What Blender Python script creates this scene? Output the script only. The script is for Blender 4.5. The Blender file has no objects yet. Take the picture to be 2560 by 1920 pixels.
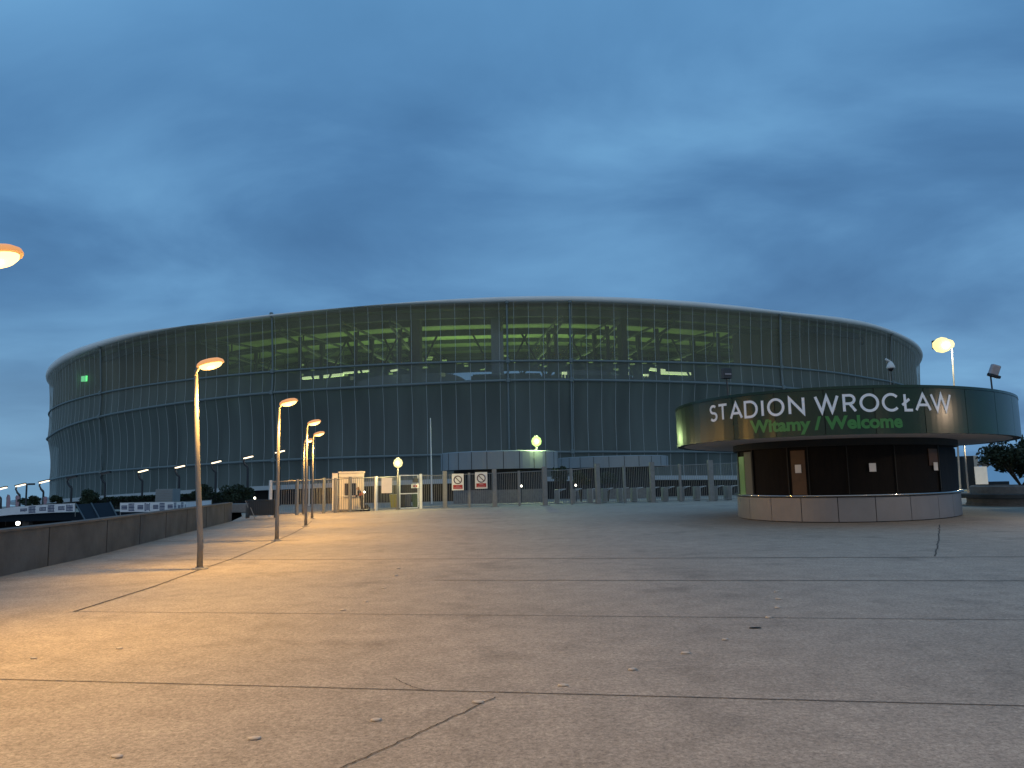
import bpy, bmesh, math, random
import numpy as np
from mathutils import Vector, Matrix
PI = math.pi; R_ = math.radians
random.seed(7)
sc = bpy.context.scene
COL = sc.collection

# ------------------------------------------------------------------ camera
F, H = 1923.0, 1.65
P, ROLL = math.atan(243/1923), R_(1.2)
V_ = np.array([0, -math.sin(P), math.cos(P)]); FW = np.array([0, math.cos(P), math.sin(P)]); X_ = np.array([1., 0, 0])
RT = math.cos(ROLL)*X_ - math.sin(ROLL)*V_
UP = math.sin(ROLL)*X_ + math.cos(ROLL)*V_
cd = bpy.data.cameras.new('camera'); cam = bpy.data.objects.new('camera', cd); COL.objects.link(cam)
cd.sensor_width = 36.0; cd.lens = 36.0*F/2560.0; cd.clip_start = .1; cd.clip_end = 9000
M = Matrix(((RT[0], UP[0], -FW[0], 0), (RT[1], UP[1], -FW[1], 0), (RT[2], UP[2], -FW[2], H), (0, 0, 0, 1)))
cam.matrix_world = M
sc.camera = cam
sc.view_settings.view_transform = 'Standard'; sc.view_settings.look = 'None'
sc.view_settings.exposure = 0.0; sc.view_settings.gamma = 1.0; sc.view_settings.use_curve_mapping = False
sc.cycles.max_bounces = 6; sc.cycles.transparent_max_bounces = 12; sc.cycles.use_denoising = True
sc.cycles.sample_clamp_indirect = 4.0

def ray(x, y):
    d = FW*F + RT*(x-1280) - UP*(y-960); return d/d[1]
def ground(x, y, z=0.0):
    d = ray(x, y); t = (z-H)/d[2]; return Vector((t*d[0], t*d[1], z))
def at(x, y, Y):
    d = ray(x, y)*Y; return Vector((d[0], d[1], H+d[2]))
def proj(p):
    d = np.array(p, float)-np.array([0, 0, H]); z = d@FW
    return 1280+F*(d@RT)/z, 960-F*(d@UP)/z

# ------------------------------------------------------------------ node helper
class NT:
    def __init__(s, tree): s.t = tree; s.t.nodes.clear()
    def n(s, typ, **kw):
        nd = s.t.nodes.new(typ)
        for k, v in kw.items():
            if k.startswith('i_'): nd.inputs[k[2:].replace('__', ' ')].default_value = v
            else: setattr(nd, k, v)
        return nd
    def l(s, a, b): s.t.links.new(a, b)
    def math(s, op, a, b=None, clamp=False):
        nd = s.t.nodes.new('ShaderNodeMath'); nd.operation = op; nd.use_clamp = clamp
        for i, v in enumerate((a, b)):
            if v is None: continue
            if isinstance(v, (int, float)): nd.inputs[i].default_value = v
            else: s.l(v, nd.inputs[i])
        return nd.outputs[0]
    def ramp(s, fac, stops):
        nd = s.t.nodes.new('ShaderNodeValToRGB'); e = nd.color_ramp.elements
        while len(e) < len(stops): e.new(.5)
        for i, (p, c) in enumerate(stops):
            e[i].position = p; e[i].color = (c[0], c[1], c[2], 1) if not isinstance(c, (int, float)) else (c, c, c, 1)
        s.l(fac, nd.inputs[0]); return nd.outputs[0]
    def mix(s, fac, a, b, mode='MIX'):
        nd = s.t.nodes.new('ShaderNodeMix'); nd.data_type = 'RGBA'; nd.blend_type = mode
        for i, v in ((0, fac), (6, a), (7, b)):
            if isinstance(v, (int, float)): nd.inputs[i].default_value = v
            elif isinstance(v, tuple): nd.inputs[i].default_value = (v[0], v[1], v[2], 1)
            else: s.l(v, nd.inputs[i])
        return nd.outputs[2]

# ------------------------------------------------------------------ world: overcast blue dusk
w = bpy.data.worlds.new('World'); sc.world = w; w.use_nodes = True
T = NT(w.node_tree)
tc = T.n('ShaderNodeTexCoord'); sep = T.n('ShaderNodeSeparateXYZ'); T.l(tc.outputs['Generated'], sep.inputs[0])
zc = T.math('ADD', T.math('MAXIMUM', sep.outputs[2], 0.0), 0.16)
cx_ = T.math('DIVIDE', sep.outputs[0], zc); cy_ = T.math('DIVIDE', sep.outputs[1], zc)
cmb = T.n('ShaderNodeCombineXYZ'); T.l(cx_, cmb.inputs[0]); T.l(cy_, cmb.inputs[1])
mp = T.n('ShaderNodeMapping'); T.l(cmb.outputs[0], mp.inputs[0])
mp.inputs['Location'].default_value = (3.1, .85, 0); mp.inputs['Rotation'].default_value = (0, 0, R_(-14)); mp.inputs['Scale'].default_value = (.78, 1.0, 1)
n1 = T.n('ShaderNodeTexNoise', i_Scale=1.25, i_Detail=10.0, i_Roughness=.52, i_Distortion=.45); T.l(mp.outputs[0], n1.inputs['Vector'])
n2 = T.n('ShaderNodeTexNoise', i_Scale=.42, i_Detail=4.0, i_Roughness=.5); T.l(mp.outputs[0], n2.inputs['Vector'])
cl = T.math('ADD', T.math('MULTIPLY', n1.outputs[0], .62), T.math('MULTIPLY', n2.outputs[0], .38))
cloud = T.ramp(cl, [(.33, (.040, .128, .285)), (.44, (.064, .182, .372)), (.54, (.102, .260, .480)), (.68, (.155, .370, .615))])
# paler, greyer air towards the horizon and a lighter zenith
elev = T.math('MAXIMUM', sep.outputs[2], 0.0)
hz = T.ramp(elev, [(0.0, .80), (.10, .42), (.22, .06), (.40, 0.0)])
hzs = T.math('MULTIPLY', hz, T.ramp(T.math('ADD', T.math('MULTIPLY', sep.outputs[0], -.7), .5), [(.15, .30), (.8, 1.0)]))
skyc = T.mix(hzs, cloud, (.165, .32, .47))
zen = T.ramp(elev, [(.42, 0.0), (.62, .55)])
skyc = T.mix(zen, skyc, (.150, .38, .66))
# pale afterglow behind the viewer
west = T.ramp(T.math('MULTIPLY', sep.outputs[1], -1.0), [(.0, 0.0), (.9, .75)])
skyc = T.mix(west, skyc, (.34, .42, .50))
sky = T.n('ShaderNodeTexSky', sky_type='NISHITA'); sky.sun_disc = False; sky.sun_elevation = R_(0.5); sky.sun_rotation = R_(200); sky.altitude = 120
bg1 = T.n('ShaderNodeBackground'); T.l(skyc, bg1.inputs[0]); bg1.inputs[1].default_value = 1.10
bg2 = T.n('ShaderNodeBackground'); T.l(sky.outputs[0], bg2.inputs[0]); bg2.inputs[1].default_value = .02
ad = T.n('ShaderNodeAddShader'); T.l(bg1.outputs[0], ad.inputs[0]); T.l(bg2.outputs[0], ad.inputs[1])
wo = T.n('ShaderNodeOutputWorld'); T.l(ad.outputs[0], wo.inputs[0])

# ------------------------------------------------------------------ materials
MT = {}
def mat(name, col, rough=.6, metal=0.0, spec=.5, var=.0, vscale=3.0, bump=0.0, bscale=30.0, emit=None, coat=0.0):
    m = bpy.data.materials.new(name); m.use_nodes = True; N = NT(m.node_tree)
    b = N.n('ShaderNodeBsdfPrincipled'); o = N.n('ShaderNodeOutputMaterial'); N.l(b.outputs[0], o.inputs[0])
    b.inputs['Base Color'].default_value = (*col, 1); b.inputs['Roughness'].default_value = rough
    b.inputs['Metallic'].default_value = metal; b.inputs['Specular IOR Level'].default_value = spec
    b.inputs['Coat Weight'].default_value = coat
    tcn = N.n('ShaderNodeTexCoord')
    if var:
        nz = N.n('ShaderNodeTexNoise', i_Scale=vscale, i_Detail=6.0, i_Roughness=.6); N.l(tcn.outputs['Object'], nz.inputs['Vector'])
        lo = tuple(c*(1-var) for c in col); hi = tuple(min(1, c*(1+var)) for c in col)
        N.l(N.ramp(nz.outputs[0], [(.3, lo), (.7, hi)]), b.inputs['Base Color'])
    if bump:
        nb = N.n('ShaderNodeTexNoise', i_Scale=bscale, i_Detail=4.0); N.l(tcn.outputs['Object'], nb.inputs['Vector'])
        bp = N.n('ShaderNodeBump', i_Strength=bump, i_Distance=.02); N.l(nb.outputs[0], bp.inputs['Height']); N.l(bp.outputs[0], b.inputs['Normal'])
    if emit:
        b.inputs['Emission Color'].default_value = (*emit[0], 1); b.inputs['Emission Strength'].default_value = emit[1]
    MT[name] = m; return m
mat('pole_paint', (.20, .19, .18), .45, .3, var=.12)
mat('dark_pole', (.018, .022, .03), .5)
mat('galv', (.25, .25, .24), .55, .3, var=.12, vscale=5)
mat('white_paint', (.72, .72, .70), .5, var=.06)
mat('paper', (.75, .73, .70), .8)
mat('sodium_lens', (.05, .03, .015), .4, emit=((1.0, .66, .22), 3.4))
mat('warm_lens', (.05, .04, .02), .4, emit=((1.0, .84, .34), 1.45))
mat('green_lens', (.03, .05, .02), .4, emit=((.60, 1.0, .24), 1.5))
mat('led_lens', (1, .95, .85), .4, emit=((1.0, .80, .52), 2.6))
mat('dead_lens', (.05, .05, .05), .3)
mat('dot_lens', (1, 1, .9), .4, emit=((1.0, .92, .75), 8.0))
mat('head_glow', (.25, .15, .09), .4, emit=((1.0, .42, .12), .75))  # orange halo of the lamp put into the housing as emission
mat('concrete_wall', (.072, .074, .074), .9, var=.35, vscale=1.2, bump=.25, bscale=18)
mat('wall_joint', (.022, .021, .02), .9)
mat('coping', (.11, .10, .09), .85, var=.2)
mat('stone', (.20, .19, .18), .85, var=.2, vscale=4, bump=.2)
mat('fascia_green', (.004, .026, .009), .27, spec=.38, var=.15, vscale=1.5)
mat('letter_white', (.86, .86, .88), .4)
mat('letter_green', (.028, .20, .028), .35, spec=.6)
mat('joint_dark', (.006, .007, .006), .7)
mat('joint_grey', (.050, .045, .040), .9)
mat('soffit', (.42, .38, .38), .8, var=.08)
mat('shutter', (.005, .0036, .003), .8, spec=.2, var=.3, vscale=2)
mat('brown_panel', (.075, .036, .014), .6, var=.25, vscale=3)
mat('green_lit_pane', (.20, .42, .14), .3)  # green light falling on the pane put into its base colour
mat('grey_pane', (.10, .09, .08), .5)
mat('skirt', (.225, .22, .225), .42, .25, spec=.5, var=.07, vscale=1.4)
mat('steel_ledge', (.45, .44, .43), .14, 1.0)
mat('canopy_white', (.24, .265, .28), .5, var=.06, vscale=.5)
mat('roof_trim', (.80, .80, .78), .55, .0, var=.06, vscale=.15)
mat('ring_steel', (.17, .21, .215), .6, .1)
mat('seam', (.52, .57, .57), .6)
mat('truss', (.020, .030, .030), .6)
mat('truss_lit', (.14, .15, .11), .5)  # light caught by the lower chords put into a paler colour
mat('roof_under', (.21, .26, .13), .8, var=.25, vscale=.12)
mat('bowl_dark', (.018, .024, .027), .8, var=.3, vscale=.2)
mat('added_backing', (.12, .115, .075), .8, var=.25, vscale=.15)
mat('box_glass', (.20, .26, .32), .35, var=.1, vscale=.2)
mat('lit_soffit', (.8, .9, .6), .6, emit=((.78, 1.0, .50), 1.1))  # glow stands in for lamp light falling on the soffit
mat('lit_dim', (.3, .35, .2), .6, emit=((.60, .80, .40), .14))
mat('exit_green', (.2, .8, .4), .5, emit=((.22, .85, .34), .9))
mat('strip_pale', (.42, .47, .50), .6)
mat('dark_wall', (.018, .020, .024), .8)
mat('leaf', (.020, .034, .014), .7, var=.5, vscale=6)
mat('bark', (.04, .03, .02), .9)
mat('red', (.36, .02, .015), .6)
mat('ring_dark', (.10, .06, .07), .6)
mat('banner', (.78, .80, .84), .8, var=.06, vscale=2)
mat('banner_ink', (.08, .11, .20), .8)
mat('flag_pink', (.42, .26, .30), .8)
mat('yellow_bin', (.40, .30, .03), .5); mat('blue_bin', (.03, .045, .09), .5); mat('green_bin', (.03, .09, .03), .5); mat('black_bin', (.015, .017, .015), .5)
mat('booth_white', (.72, .66, .58), .55, var=.06, vscale=4)
mat('glass_dark', (.02, .018, .02), .1, spec=.7)
mat('skin', (.50, .30, .21), .6); mat('hair', (.20, .12, .05), .7); mat('cloth_dark', (.012, .011, .012), .85); mat('vest_orange', (.60, .10, .03), .8)
mat('plastic_wrap', (.40, .36, .38), .35, var=.15, vscale=6)
mat('container_blue', (.016, .024, .034), .9, spec=.1)
mat('yellow_kerb', (.60, .52, .30), .7)
mat('stud', (.46, .42, .37), .8)
mat('barrier_grey', (.045, .05, .055), .55)
mat('road', (.04, .04, .042), .9, var=.2, vscale=.6)

def mesh_fabric(name, col, trans, rough=.45, streak=.25):
    m = bpy.data.materials.new(name); m.use_nodes = True; N = NT(m.node_tree)
    b = N.n('ShaderNodeBsdfPrincipled'); b.inputs['Roughness'].default_value = rough; b.inputs['Specular IOR Level'].default_value = .55
    tr = N.n('ShaderNodeBsdfTransparent'); mx = N.n('ShaderNodeMixShader'); o = N.n('ShaderNodeOutputMaterial')
    t = N.n('ShaderNodeTexCoord'); mpp = N.n('ShaderNodeMapping'); N.l(t.outputs['Object'], mpp.inputs[0]); mpp.inputs['Scale'].default_value = (.35, .35, .05)
    nz = N.n('ShaderNodeTexNoise', i_Scale=1.0, i_Detail=5.0); N.l(mpp.outputs[0], nz.inputs['Vector'])
    N.l(N.ramp(nz.outputs[0], [(.3, tuple(c*(1-streak) for c in col)), (.7, tuple(c*(1+streak) for c in col))]), b.inputs['Base Color'])
    mx.inputs[0].default_value = trans
    tl = N.n('ShaderNodeBsdfTranslucent'); tl.inputs[0].default_value = (*[min(1, c*2.2) for c in col], 1); m2 = N.n('ShaderNodeMixShader'); m2.inputs[0].default_value = .30
    N.l(b.outputs[0], m2.inputs[1]); N.l(tl.outputs[0], m2.inputs[2])
    N.l(m2.outputs[0], mx.inputs[1]); N.l(tr.outputs[0], mx.inputs[2]); N.l(mx.outputs[0], o.inputs[0]); MT[name] = m
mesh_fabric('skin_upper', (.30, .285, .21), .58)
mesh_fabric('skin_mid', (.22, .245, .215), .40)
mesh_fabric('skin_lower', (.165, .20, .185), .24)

def ground_mat():
    m = bpy.data.materials.new('plaza_asphalt'); m.use_nodes = True; N = NT(m.node_tree)
    b = N.n('ShaderNodeBsdfPrincipled'); o = N.n('ShaderNodeOutputMaterial'); N.l(b.outputs[0], o.inputs[0])
    t = N.n('ShaderNodeTexCoord')
    def nz(s, d, r=.6):
        q = N.n('ShaderNodeTexNoise', i_Scale=s, i_Detail=d, i_Roughness=r); N.l(t.outputs['Object'], q.inputs['Vector']); return q.outputs[0]
    base = N.ramp(nz(.22, 4), [(.3, (.305, .270, .226)), (.7, (.385, .340, .284))])
    mid = N.ramp(nz(2.6, 5, .65), [(.3, .80), (.72, 1.12)])
    c1 = N.mix(1.0, base, mid, 'MULTIPLY')
    sp = N.ramp(nz(52, 3, .8), [(.30, .30), (.46, .92), (.60, 1.05), (.72, 1.85)])
    c2 = N.mix(.85, c1, sp, 'MULTIPLY')
    sp2 = N.ramp(nz(22, 3, .7), [(.32, .66), (.68, 1.28)])
    c3 = N.mix(.9, c2, sp2, 'MULTIPLY')
    st_ = N.ramp(nz(.55, 7, .72), [(.34, .74), (.46, 1.0), (.60, 1.0), (.72, 1.10)]); c3 = N.mix(1.0, c3, st_, 'MULTIPLY')
    N.l(c3, b.inputs['Base Color']); b.inputs['Roughness'].default_value = .78; b.inputs['Specular IOR Level'].default_value = .35
    bp = N.n('ShaderNodeBump', i_Strength=.35, i_Distance=.006); N.l(nz(90, 3), bp.inputs['Height']); N.l(bp.outputs[0], b.inputs['Normal'])
    MT['plaza'] = m
ground_mat()

# ------------------------------------------------------------------ mesh builder
class MB:
    def __init__(s): s.v = []; s.f = []; s.mi = []; s.cur = 0
    def add(s, vs, fs):
        o = len(s.v); s.v += [tuple(v) for v in vs]; s.f += [tuple(i+o for i in f) for f in fs]; s.mi += [s.cur]*len(fs); return s
    def box(s, c, d, rz=0.0, rx=0.0, ry=0.0):
        m = Matrix.Rotation(rz, 3, 'Z') @ Matrix.Rotation(ry, 3, 'Y') @ Matrix.Rotation(rx, 3, 'X'); c = Vector(c)
        vs = [c + m @ Vector((x*d[0]/2, y*d[1]/2, z*d[2]/2)) for x in (-1, 1) for y in (-1, 1) for z in (-1, 1)]
        return s.add(vs, [(0, 1, 3, 2), (4, 6, 7, 5), (0, 4, 5, 1), (2, 3, 7, 6), (0, 2, 6, 4), (1, 5, 7, 3)])
    def tube(s, pts, r, seg=8, caps=True):
        pts = [Vector(p) for p in pts]; n = len(pts); rs = r if isinstance(r, (list, tuple)) else [r]*n
        vs = []; fs = []
        for i, p in enumerate(pts):
            d = (pts[min(i+1, n-1)]-pts[max(i-1, 0)]).normalized()
            u = d.cross(Vector((0, 0, 1)) if abs(d.z) < .95 else Vector((0, 1, 0))).normalized(); q = d.cross(u)
            vs += [p + (u*math.cos(2*PI*k/seg) + q*math.sin(2*PI*k/seg))*rs[i] for k in range(seg)]
        for i in range(n-1):
            for k in range(seg):
                k2 = (k+1) % seg; fs.append((i*seg+k, i*seg+k2, (i+1)*seg+k2, (i+1)*seg+k))
        if caps: fs += [tuple(range(seg))[::-1], tuple(range((n-1)*seg, n*seg))]
        return s.add(vs, fs)
    def lathe(s, c, prof, seg=20, sx=1.0, sy=1.0, m=None):
        c = Vector(c); vs = []; fs = []; n = len(prof)
        for (r, z) in prof:
            for k in range(seg):
                v = Vector((r*sx*math.cos(2*PI*k/seg), r*sy*math.sin(2*PI*k/seg), z)); vs.append(c + (m @ v if m else v))
        for i in range(n-1):
            for k in range(seg):
                k2 = (k+1) % seg; fs.append((i*seg+k, i*seg+k2, (i+1)*seg+k2, (i+1)*seg+k))
        fs += [tuple(range(seg))[::-1], tuple(range((n-1)*seg, n*seg))]
        return s.add(vs, fs)
    def grid(s, rows, closed=False):
        nr = len(rows); nc = len(rows[0]); vs = [v for r in rows for v in r]; fs = []
        for i in range(nr-1):
            for j in range(nc if closed else nc-1):
                j2 = (j+1) % nc; fs.append((i*nc+j, i*nc+j2, (i+1)*nc+j2, (i+1)*nc+j))
        return s.add(vs, fs)
    def ribbon(s, pts, wd, z):     # flat strip on the ground
        L = []; Rr = []; n = len(pts)
        for i, p in enumerate(pts):
            a = Vector(pts[max(i-1, 0)][:2]); b = Vector(pts[min(i+1, n-1)][:2]); d = (b-a).normalized(); nn = Vector((-d.y, d.x))
            L.append((p[0]+nn.x*wd/2, p[1]+nn.y*wd/2, z)); Rr.append((p[0]-nn.x*wd/2, p[1]-nn.y*wd/2, z))
        return s.grid([Rr, L])
    def build(s, name, m, parent=None, smooth=False, bevel=0.0):
        off = Vector((0, 0, 0)); q = parent
        while q is not None: off += q.location; q = q.parent
        me = bpy.data.meshes.new(name); me.from_pydata([(v[0]-off.x, v[1]-off.y, v[2]-off.z) for v in s.v], [], s.f)
        for mm in (m if isinstance(m, (list, tuple)) else [m]): me.materials.append(MT[mm])
        if isinstance(m, (list, tuple)): me.polygons.foreach_set('material_index', s.mi)
        bmm = bmesh.new(); bmm.from_mesh(me); bmesh.ops.recalc_face_normals(bmm, faces=bmm.faces); bmm.to_mesh(me); bmm.free()
        if smooth: me.polygons.foreach_set('use_smooth', [True]*len(me.polygons))
        o = bpy.data.objects.new(name, me); COL.objects.link(o)
        if parent is not None: o.parent = parent
        if bevel:
            b = o.modifiers.new('bevel', 'BEVEL'); b.width = bevel; b.segments = 2; b.limit_method = 'ANGLE'
        return o
def tag(o, label, cat, group=None):
    o['label'] = label; o['category'] = cat
    if group: o['group'] = group
    return o
def struct(o, kind='structure'): o['kind'] = kind; return o
def thing(name, label, cat, loc=(0, 0, 0), rz=0.0, group=None):
    o = bpy.data.objects.new(name, None); COL.objects.link(o); o.location = loc; o.rotation_euler = (0, 0, rz); o.empty_display_size = .2
    return tag(o, label, cat, group)
def dup(o, loc=None, rz=None, label=None, parent=None, scale=None, group=None):
    c = o.copy(); COL.objects.link(c)
    if parent is not None: c.parent = parent
    if loc is not None: c.location = loc
    if rz is not None: c.rotation_euler = (c.rotation_euler[0], c.rotation_euler[1], rz)
    if scale is not None: c.scale = scale
    if label: c['label'] = label
    if group: c['group'] = group
    for ch in [x for x in COL.objects if x.parent == o]: dup(ch, parent=c)
    return c
def light(name, typ, loc, power, col, parent=None, size=.2, rot=None, spread=None, spot=None):
    L = bpy.data.lights.new(name, typ); L.energy = power; L.color = col
    if typ == 'AREA': L.shape = 'DISK'; L.size = size
    else: L.shadow_soft_size = size
    if spread: L.spread = spread
    if spot: L.spot_size = spot[0]; L.spot_blend = spot[1]
    o = bpy.data.objects.new(name, L); COL.objects.link(o)
    if parent is not None: o.parent = parent
    o.location = loc
    if rot: o.rotation_euler = rot
    return o

# ------------------------------------------------------------------ ground
def drop(Y): return -0.0185*max(0.0, Y-58.0)
WALL = [(-9.4, -14), (-9.6, 4), (-10.13, 15.43), (-10.54, 19.22), (-12.49, 30.52), (-13.81, 38.02)]
BND = [(-9.4, -60)] + WALL + [(-15.4, 44.0), (-19.0, 54.0), (-24.0, 62.0)]
g = MB()
rows = [[(x, y, drop(y)), (0, y, drop(y)), (60, y, drop(y)), (3000, y, drop(y))] for x, y in BND]; g.grid(rows)
ys = [62, 120, 300, 900, 3500]
g.grid([[(-3000, y, drop(y)), (-24.0, y, drop(y)), (0, y, drop(y)), (60, y, drop(y)), (3000, y, drop(y))] for y in ys])
struct(g.build('ground', 'plaza'))
g = MB(); g.grid([[(-3000, y, -4.2), (30, y, -4.2)] for y in (-60, 100)]); struct(g.build('road', 'road'))
# joints and cracks in the slab
j = MB()
SL = -.172
def jl(px, py, xa, xb, wd=.028):
    p = ground(px, py); j.ribbon([(xa+(xb-xa)*i/8, p.y+(xa+(xb-xa)*i/8-p.x)*SL, 0) for i in range(9)], wd, .004)
jl(1280, 1732, -9.4, 20, .014); jl(1280, 1539, -6.06, 30, .015); jl(1280, 1451, -1.4, 34, .03); jl(1280, 1397, -9.6, 40, .045); jl(600, 1352, -11.5, -6.6, .05)
dg = [(-6.06, 10.81), (-6.15, 13.4), (-6.4, 15.89), (-6.55, 18), (-7.27, 23.81), (-7.8, 27.6), (-8.52, 31.78), (-9.5, 36.5)]
j.ribbon([(a, b, 0) for a, b in dg[:3]], .034, .006); j.ribbon([(a, b, 0) for a, b in dg[2:]], .032, .006)
def crack(pts, wd, amp, n=14):
    out = []
    for (a, b) in zip(pts[:-1], pts[1:]):
        for i in range(n):
            f = i/n; out.append((a[0]+(b[0]-a[0])*f+random.uniform(-amp, amp), a[1]+(b[1]-a[1])*f+random.uniform(-amp, amp), 0))
    out.append((pts[-1][0], pts[-1][1], 0)); j.ribbon(out, wd, .005)
crack([ground(1240, 1743), ground(1050, 1832), ground(840, 1928)], .010, .010, 22)
crack([ground(985, 1696), ground(1020, 1714), ground(1070, 1728)], .008, .008)
crack([ground(2349, 1312), ground(2347, 1350), ground(2337, 1391)], .028, .02)
struct(j.build('pavement', 'joint_grey'))

# small white studs on the slab
STUDS = [(292, 1893), (637, 1848), (940, 1802), (1195, 1757), (1408, 1715), (1581, 1675), (1714, 1634), (1813, 1600), (1921, 1545), (1945, 1520), (1948, 1498), (1942, 1480),
         (914, 1505), (958, 1472), (990, 1440), (996, 1422), (856, 1526), (298, 1623), (84, 1647)]
sm = MB(); sm.lathe((0, 0, 0), [(.045, .004), (.042, .013), (.025, .017)], 10, 1.0, .55); s0 = sm.build('ground_stud', 'stud', smooth=True)
tag(s0, 'small pale stud set flush in the paved slab', 'stud', 'pale studs in the pavement')
for i, (x, y) in enumerate(STUDS):
    p = ground(x, y); o = s0 if i == 0 else dup(s0); o.location = p; o.rotation_euler = (0, 0, random.uniform(-.3, .3)); k = .75+.3*random.random(); o.scale = (k, k, 1)
m_ = MB(); m_.lathe(ground(1888, 1571), [(.07, .003), (.06, .012), (.02, .016)], 9, 1.0, .4); tag(m_.build('scrap', 'joint_dark'), 'small dark scrap lying alone on the grey pavement', 'litter')

# ------------------------------------------------------------------ parapet wall on the left
wl = thing('parapet_wall', 'long low dark concrete parapet wall along the left edge of the plaza', 'wall', (-10.5, 19.2, 0))
a = MB(); TH = .28; HW = .86
def wall_rows(x, y, z0, z1, t0, t1):
    return [(x-t1, y, z0), (x-t1, y, z1), (x+t0, y, z1), (x+t0, y, z0)]
rows = [wall_rows(x, y, -4.2, HW, 0.0, TH) for x, y in WALL]
a.grid(rows); a.add(rows[-1], [(0, 1, 2, 3)]); a.add(rows[0], [(3, 2, 1, 0)]); a.build('wall_body', 'concrete_wall', wl)
a = MB(); rows = [wall_rows(x, y+(.03 if i == len(WALL)-1 else 0), HW+.003, HW+.05, .035, TH+.035) for i, (x, y) in enumerate(WALL)]
a.grid(rows, True); a.add(rows[-1], [(0, 1, 2, 3)]); a.build('coping', 'coping', wl)
a = MB()
for (x0, y0), (x1, y1) in zip(WALL[1:-1], WALL[2:]):
    L = math.hypot(x1-x0, y1-y0); n = max(1, int(L/2.6))
    for k in range(n):
        f = (k+.5)/n; a.box((x0+(x1-x0)*f+.001, y0+(y1-y0)*f, HW/2), (.012, .03, HW-.02))
a.build('joint', 'wall_joint', wl)

# ------------------------------------------------------------------ street lamps (sodium)
def make_lamp(name, label, lens, col, power, group, hgt=4.17, lean=0.0):
    r = thing(name, label, 'street lamp', (0, 0, 0), 0, group)
    a = MB(); a.tube([(0, 0, .02), (0, 0, .5), (lean*.5, 0, hgt*.5), (lean, 0, hgt-.02)], [.062, .060, .052, .040], 14); a.build('pole', 'pole_paint', r, True)
    a = MB(); a.lathe((0, 0, 0), [(.17, .0), (.17, .018), (.085, .022), (.08, .05)], 14); a.build('base_plate', 'galv', r)
    a = MB(); a.tube([(lean, 0, hgt-.06), (lean, 0, hgt+.04), (lean+.06, 0, hgt+.12), (lean+.16, 0, hgt+.15)], [.046, .04, .034, .03], 10); a.build('arm', 'pole_paint', r, True)
    tl = Matrix.Rotation(R_(-13), 3, 'Y'); c = Vector((lean+.30, 0, hgt+.19))
    a = MB(); a.lathe(c, [(.245, -.018), (.25, .0), (.235, .045), (.18, .085), (.08, .108), (.01, .112)], 24, 1.15, .85, tl); h = a.build('lamp_head', 'head_glow', r, True)
    a = MB(); a.lathe(c, [(.215, -.019), (.205, -.05), (.165, -.085), (.09, -.108), (.01, -.115)], 24, 1.12, .85, tl); a.build('lens', lens, h, True)
    light('lamp_light', 'POINT', (lean+.34, 0, hgt-.08), power*.075, col, r, .10)
    light('lamp_beam', 'SPOT', (lean+.36, 0, hgt-.06), power, col, r, .10, (0, R_(-24), 0), spot=(R_(152), .75))
    return r
SOD = (1.0, .535, .115)
GL = 'sodium street lamps in a row along the left of the plaza'
l1 = make_lamp('street_lamp', 'tall near street lamp with glowing orange head, leaning slightly left before the stadium', 'sodium_lens', SOD, 1350, GL, 4.05, -.2)
l1.location = (-6.46, 16.05, 0)
l2 = make_lamp('street_lamp', 'second street lamp of the row, upright with orange head, behind the leaning one', 'sodium_lens', SOD, 1350, GL, 4.04)
l2.location = (-7.26, 23.81, 0)
dup(l2, (-8.52, 31.78, 0), label='third street lamp of the row, just left of the two farthest orange lamps')
dup(l2, (-10.1, 38.84, 0), .1, label='fourth street lamp of the row, rightmost orange head of the group')
dup(l2, (-12.05, 44.37, 0), .2, label='farthest and shortest-looking orange street lamp beside the fence')
dup(l2, (-5.98, 8.25, 0), 0, label='nearest street lamp, only its glowing orange head cut by the left edge')
dup(l2, (-5.9, .6, 0), 0, label='street lamp of the row standing beside the viewer')
GR = 'street lamps along the right of the plaza'
r1 = make_lamp('street_lamp', 'street lamp behind the green kiosk, pole seen under the canopy edge', 'warm_lens', (1.0, .80, .46), 1300, GR)
r1.location = (ground(2422, 1240).x, ground(2422, 1240).y, 0); r1.rotation_euler = (0, 0, 0)
r2 = make_lamp('street_lamp', 'street lamp outside the view to the right of the kiosk', 'sodium_lens', (1.0, .72, .48), 650, GR); r2.location = (20.5, 22.0, 0); r2.rotation_euler = (0, 0, PI)
dup(r2, (18.0, 12.0, 0), label='street lamp outside the view on the near right')
dup(r2, (11.0, 1.0, 0), label='street lamp outside the view at the right hand of the viewer')

# ------------------------------------------------------------------ stadium
UL, UR = ray(119, 1000), ray(2301, 905)
B_ = 125.0; CY = 112.0+B_
uL, uR = UL[0], UR[0]
lo, hi = -40.0, 40.0
def a2(cx, u): return (cx-u*CY)**2-u*u*B_*B_
for _ in range(60):
    mid = (lo+hi)/2
    if a2(mid, uL) - a2(mid, uR) > 0: hi = mid
    else: lo = mid
CX = (lo+hi)/2; A_ = math.sqrt(a2(CX, uL))
RM = (A_+B_)/2
def SP(t, z, k=0.0):            # point on the plan oval, k metres inside it
    s = 1-k/RM; return (CX+s*A_*math.cos(t), CY+s*B_*math.sin(t), z)
def hit(x, y, k=0.0):           # sight line onto the oval -> (t, z)
    d = ray(x, y); s = 1-k/RM; a, b = A_*s, B_*s; u = d[0]
    qa = u*u/a**2+1/b**2; qb = -2*(u*CX/a**2+CY/b**2); qc = CX*CX/a**2+CY*CY/b**2-1
    D = max(0.0, qb*qb-4*qa*qc); Y = (-qb-math.sqrt(D))/(2*qa)
    return math.atan2((Y-CY)/b, (u*Y-CX)/a), H+d[2]*Y
def ring(pts, k):
    hs = sorted(hit(x, y, k) for x, y in pts); return np.array([h[0] for h in hs]), np.array([h[1] for h in hs])
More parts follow.
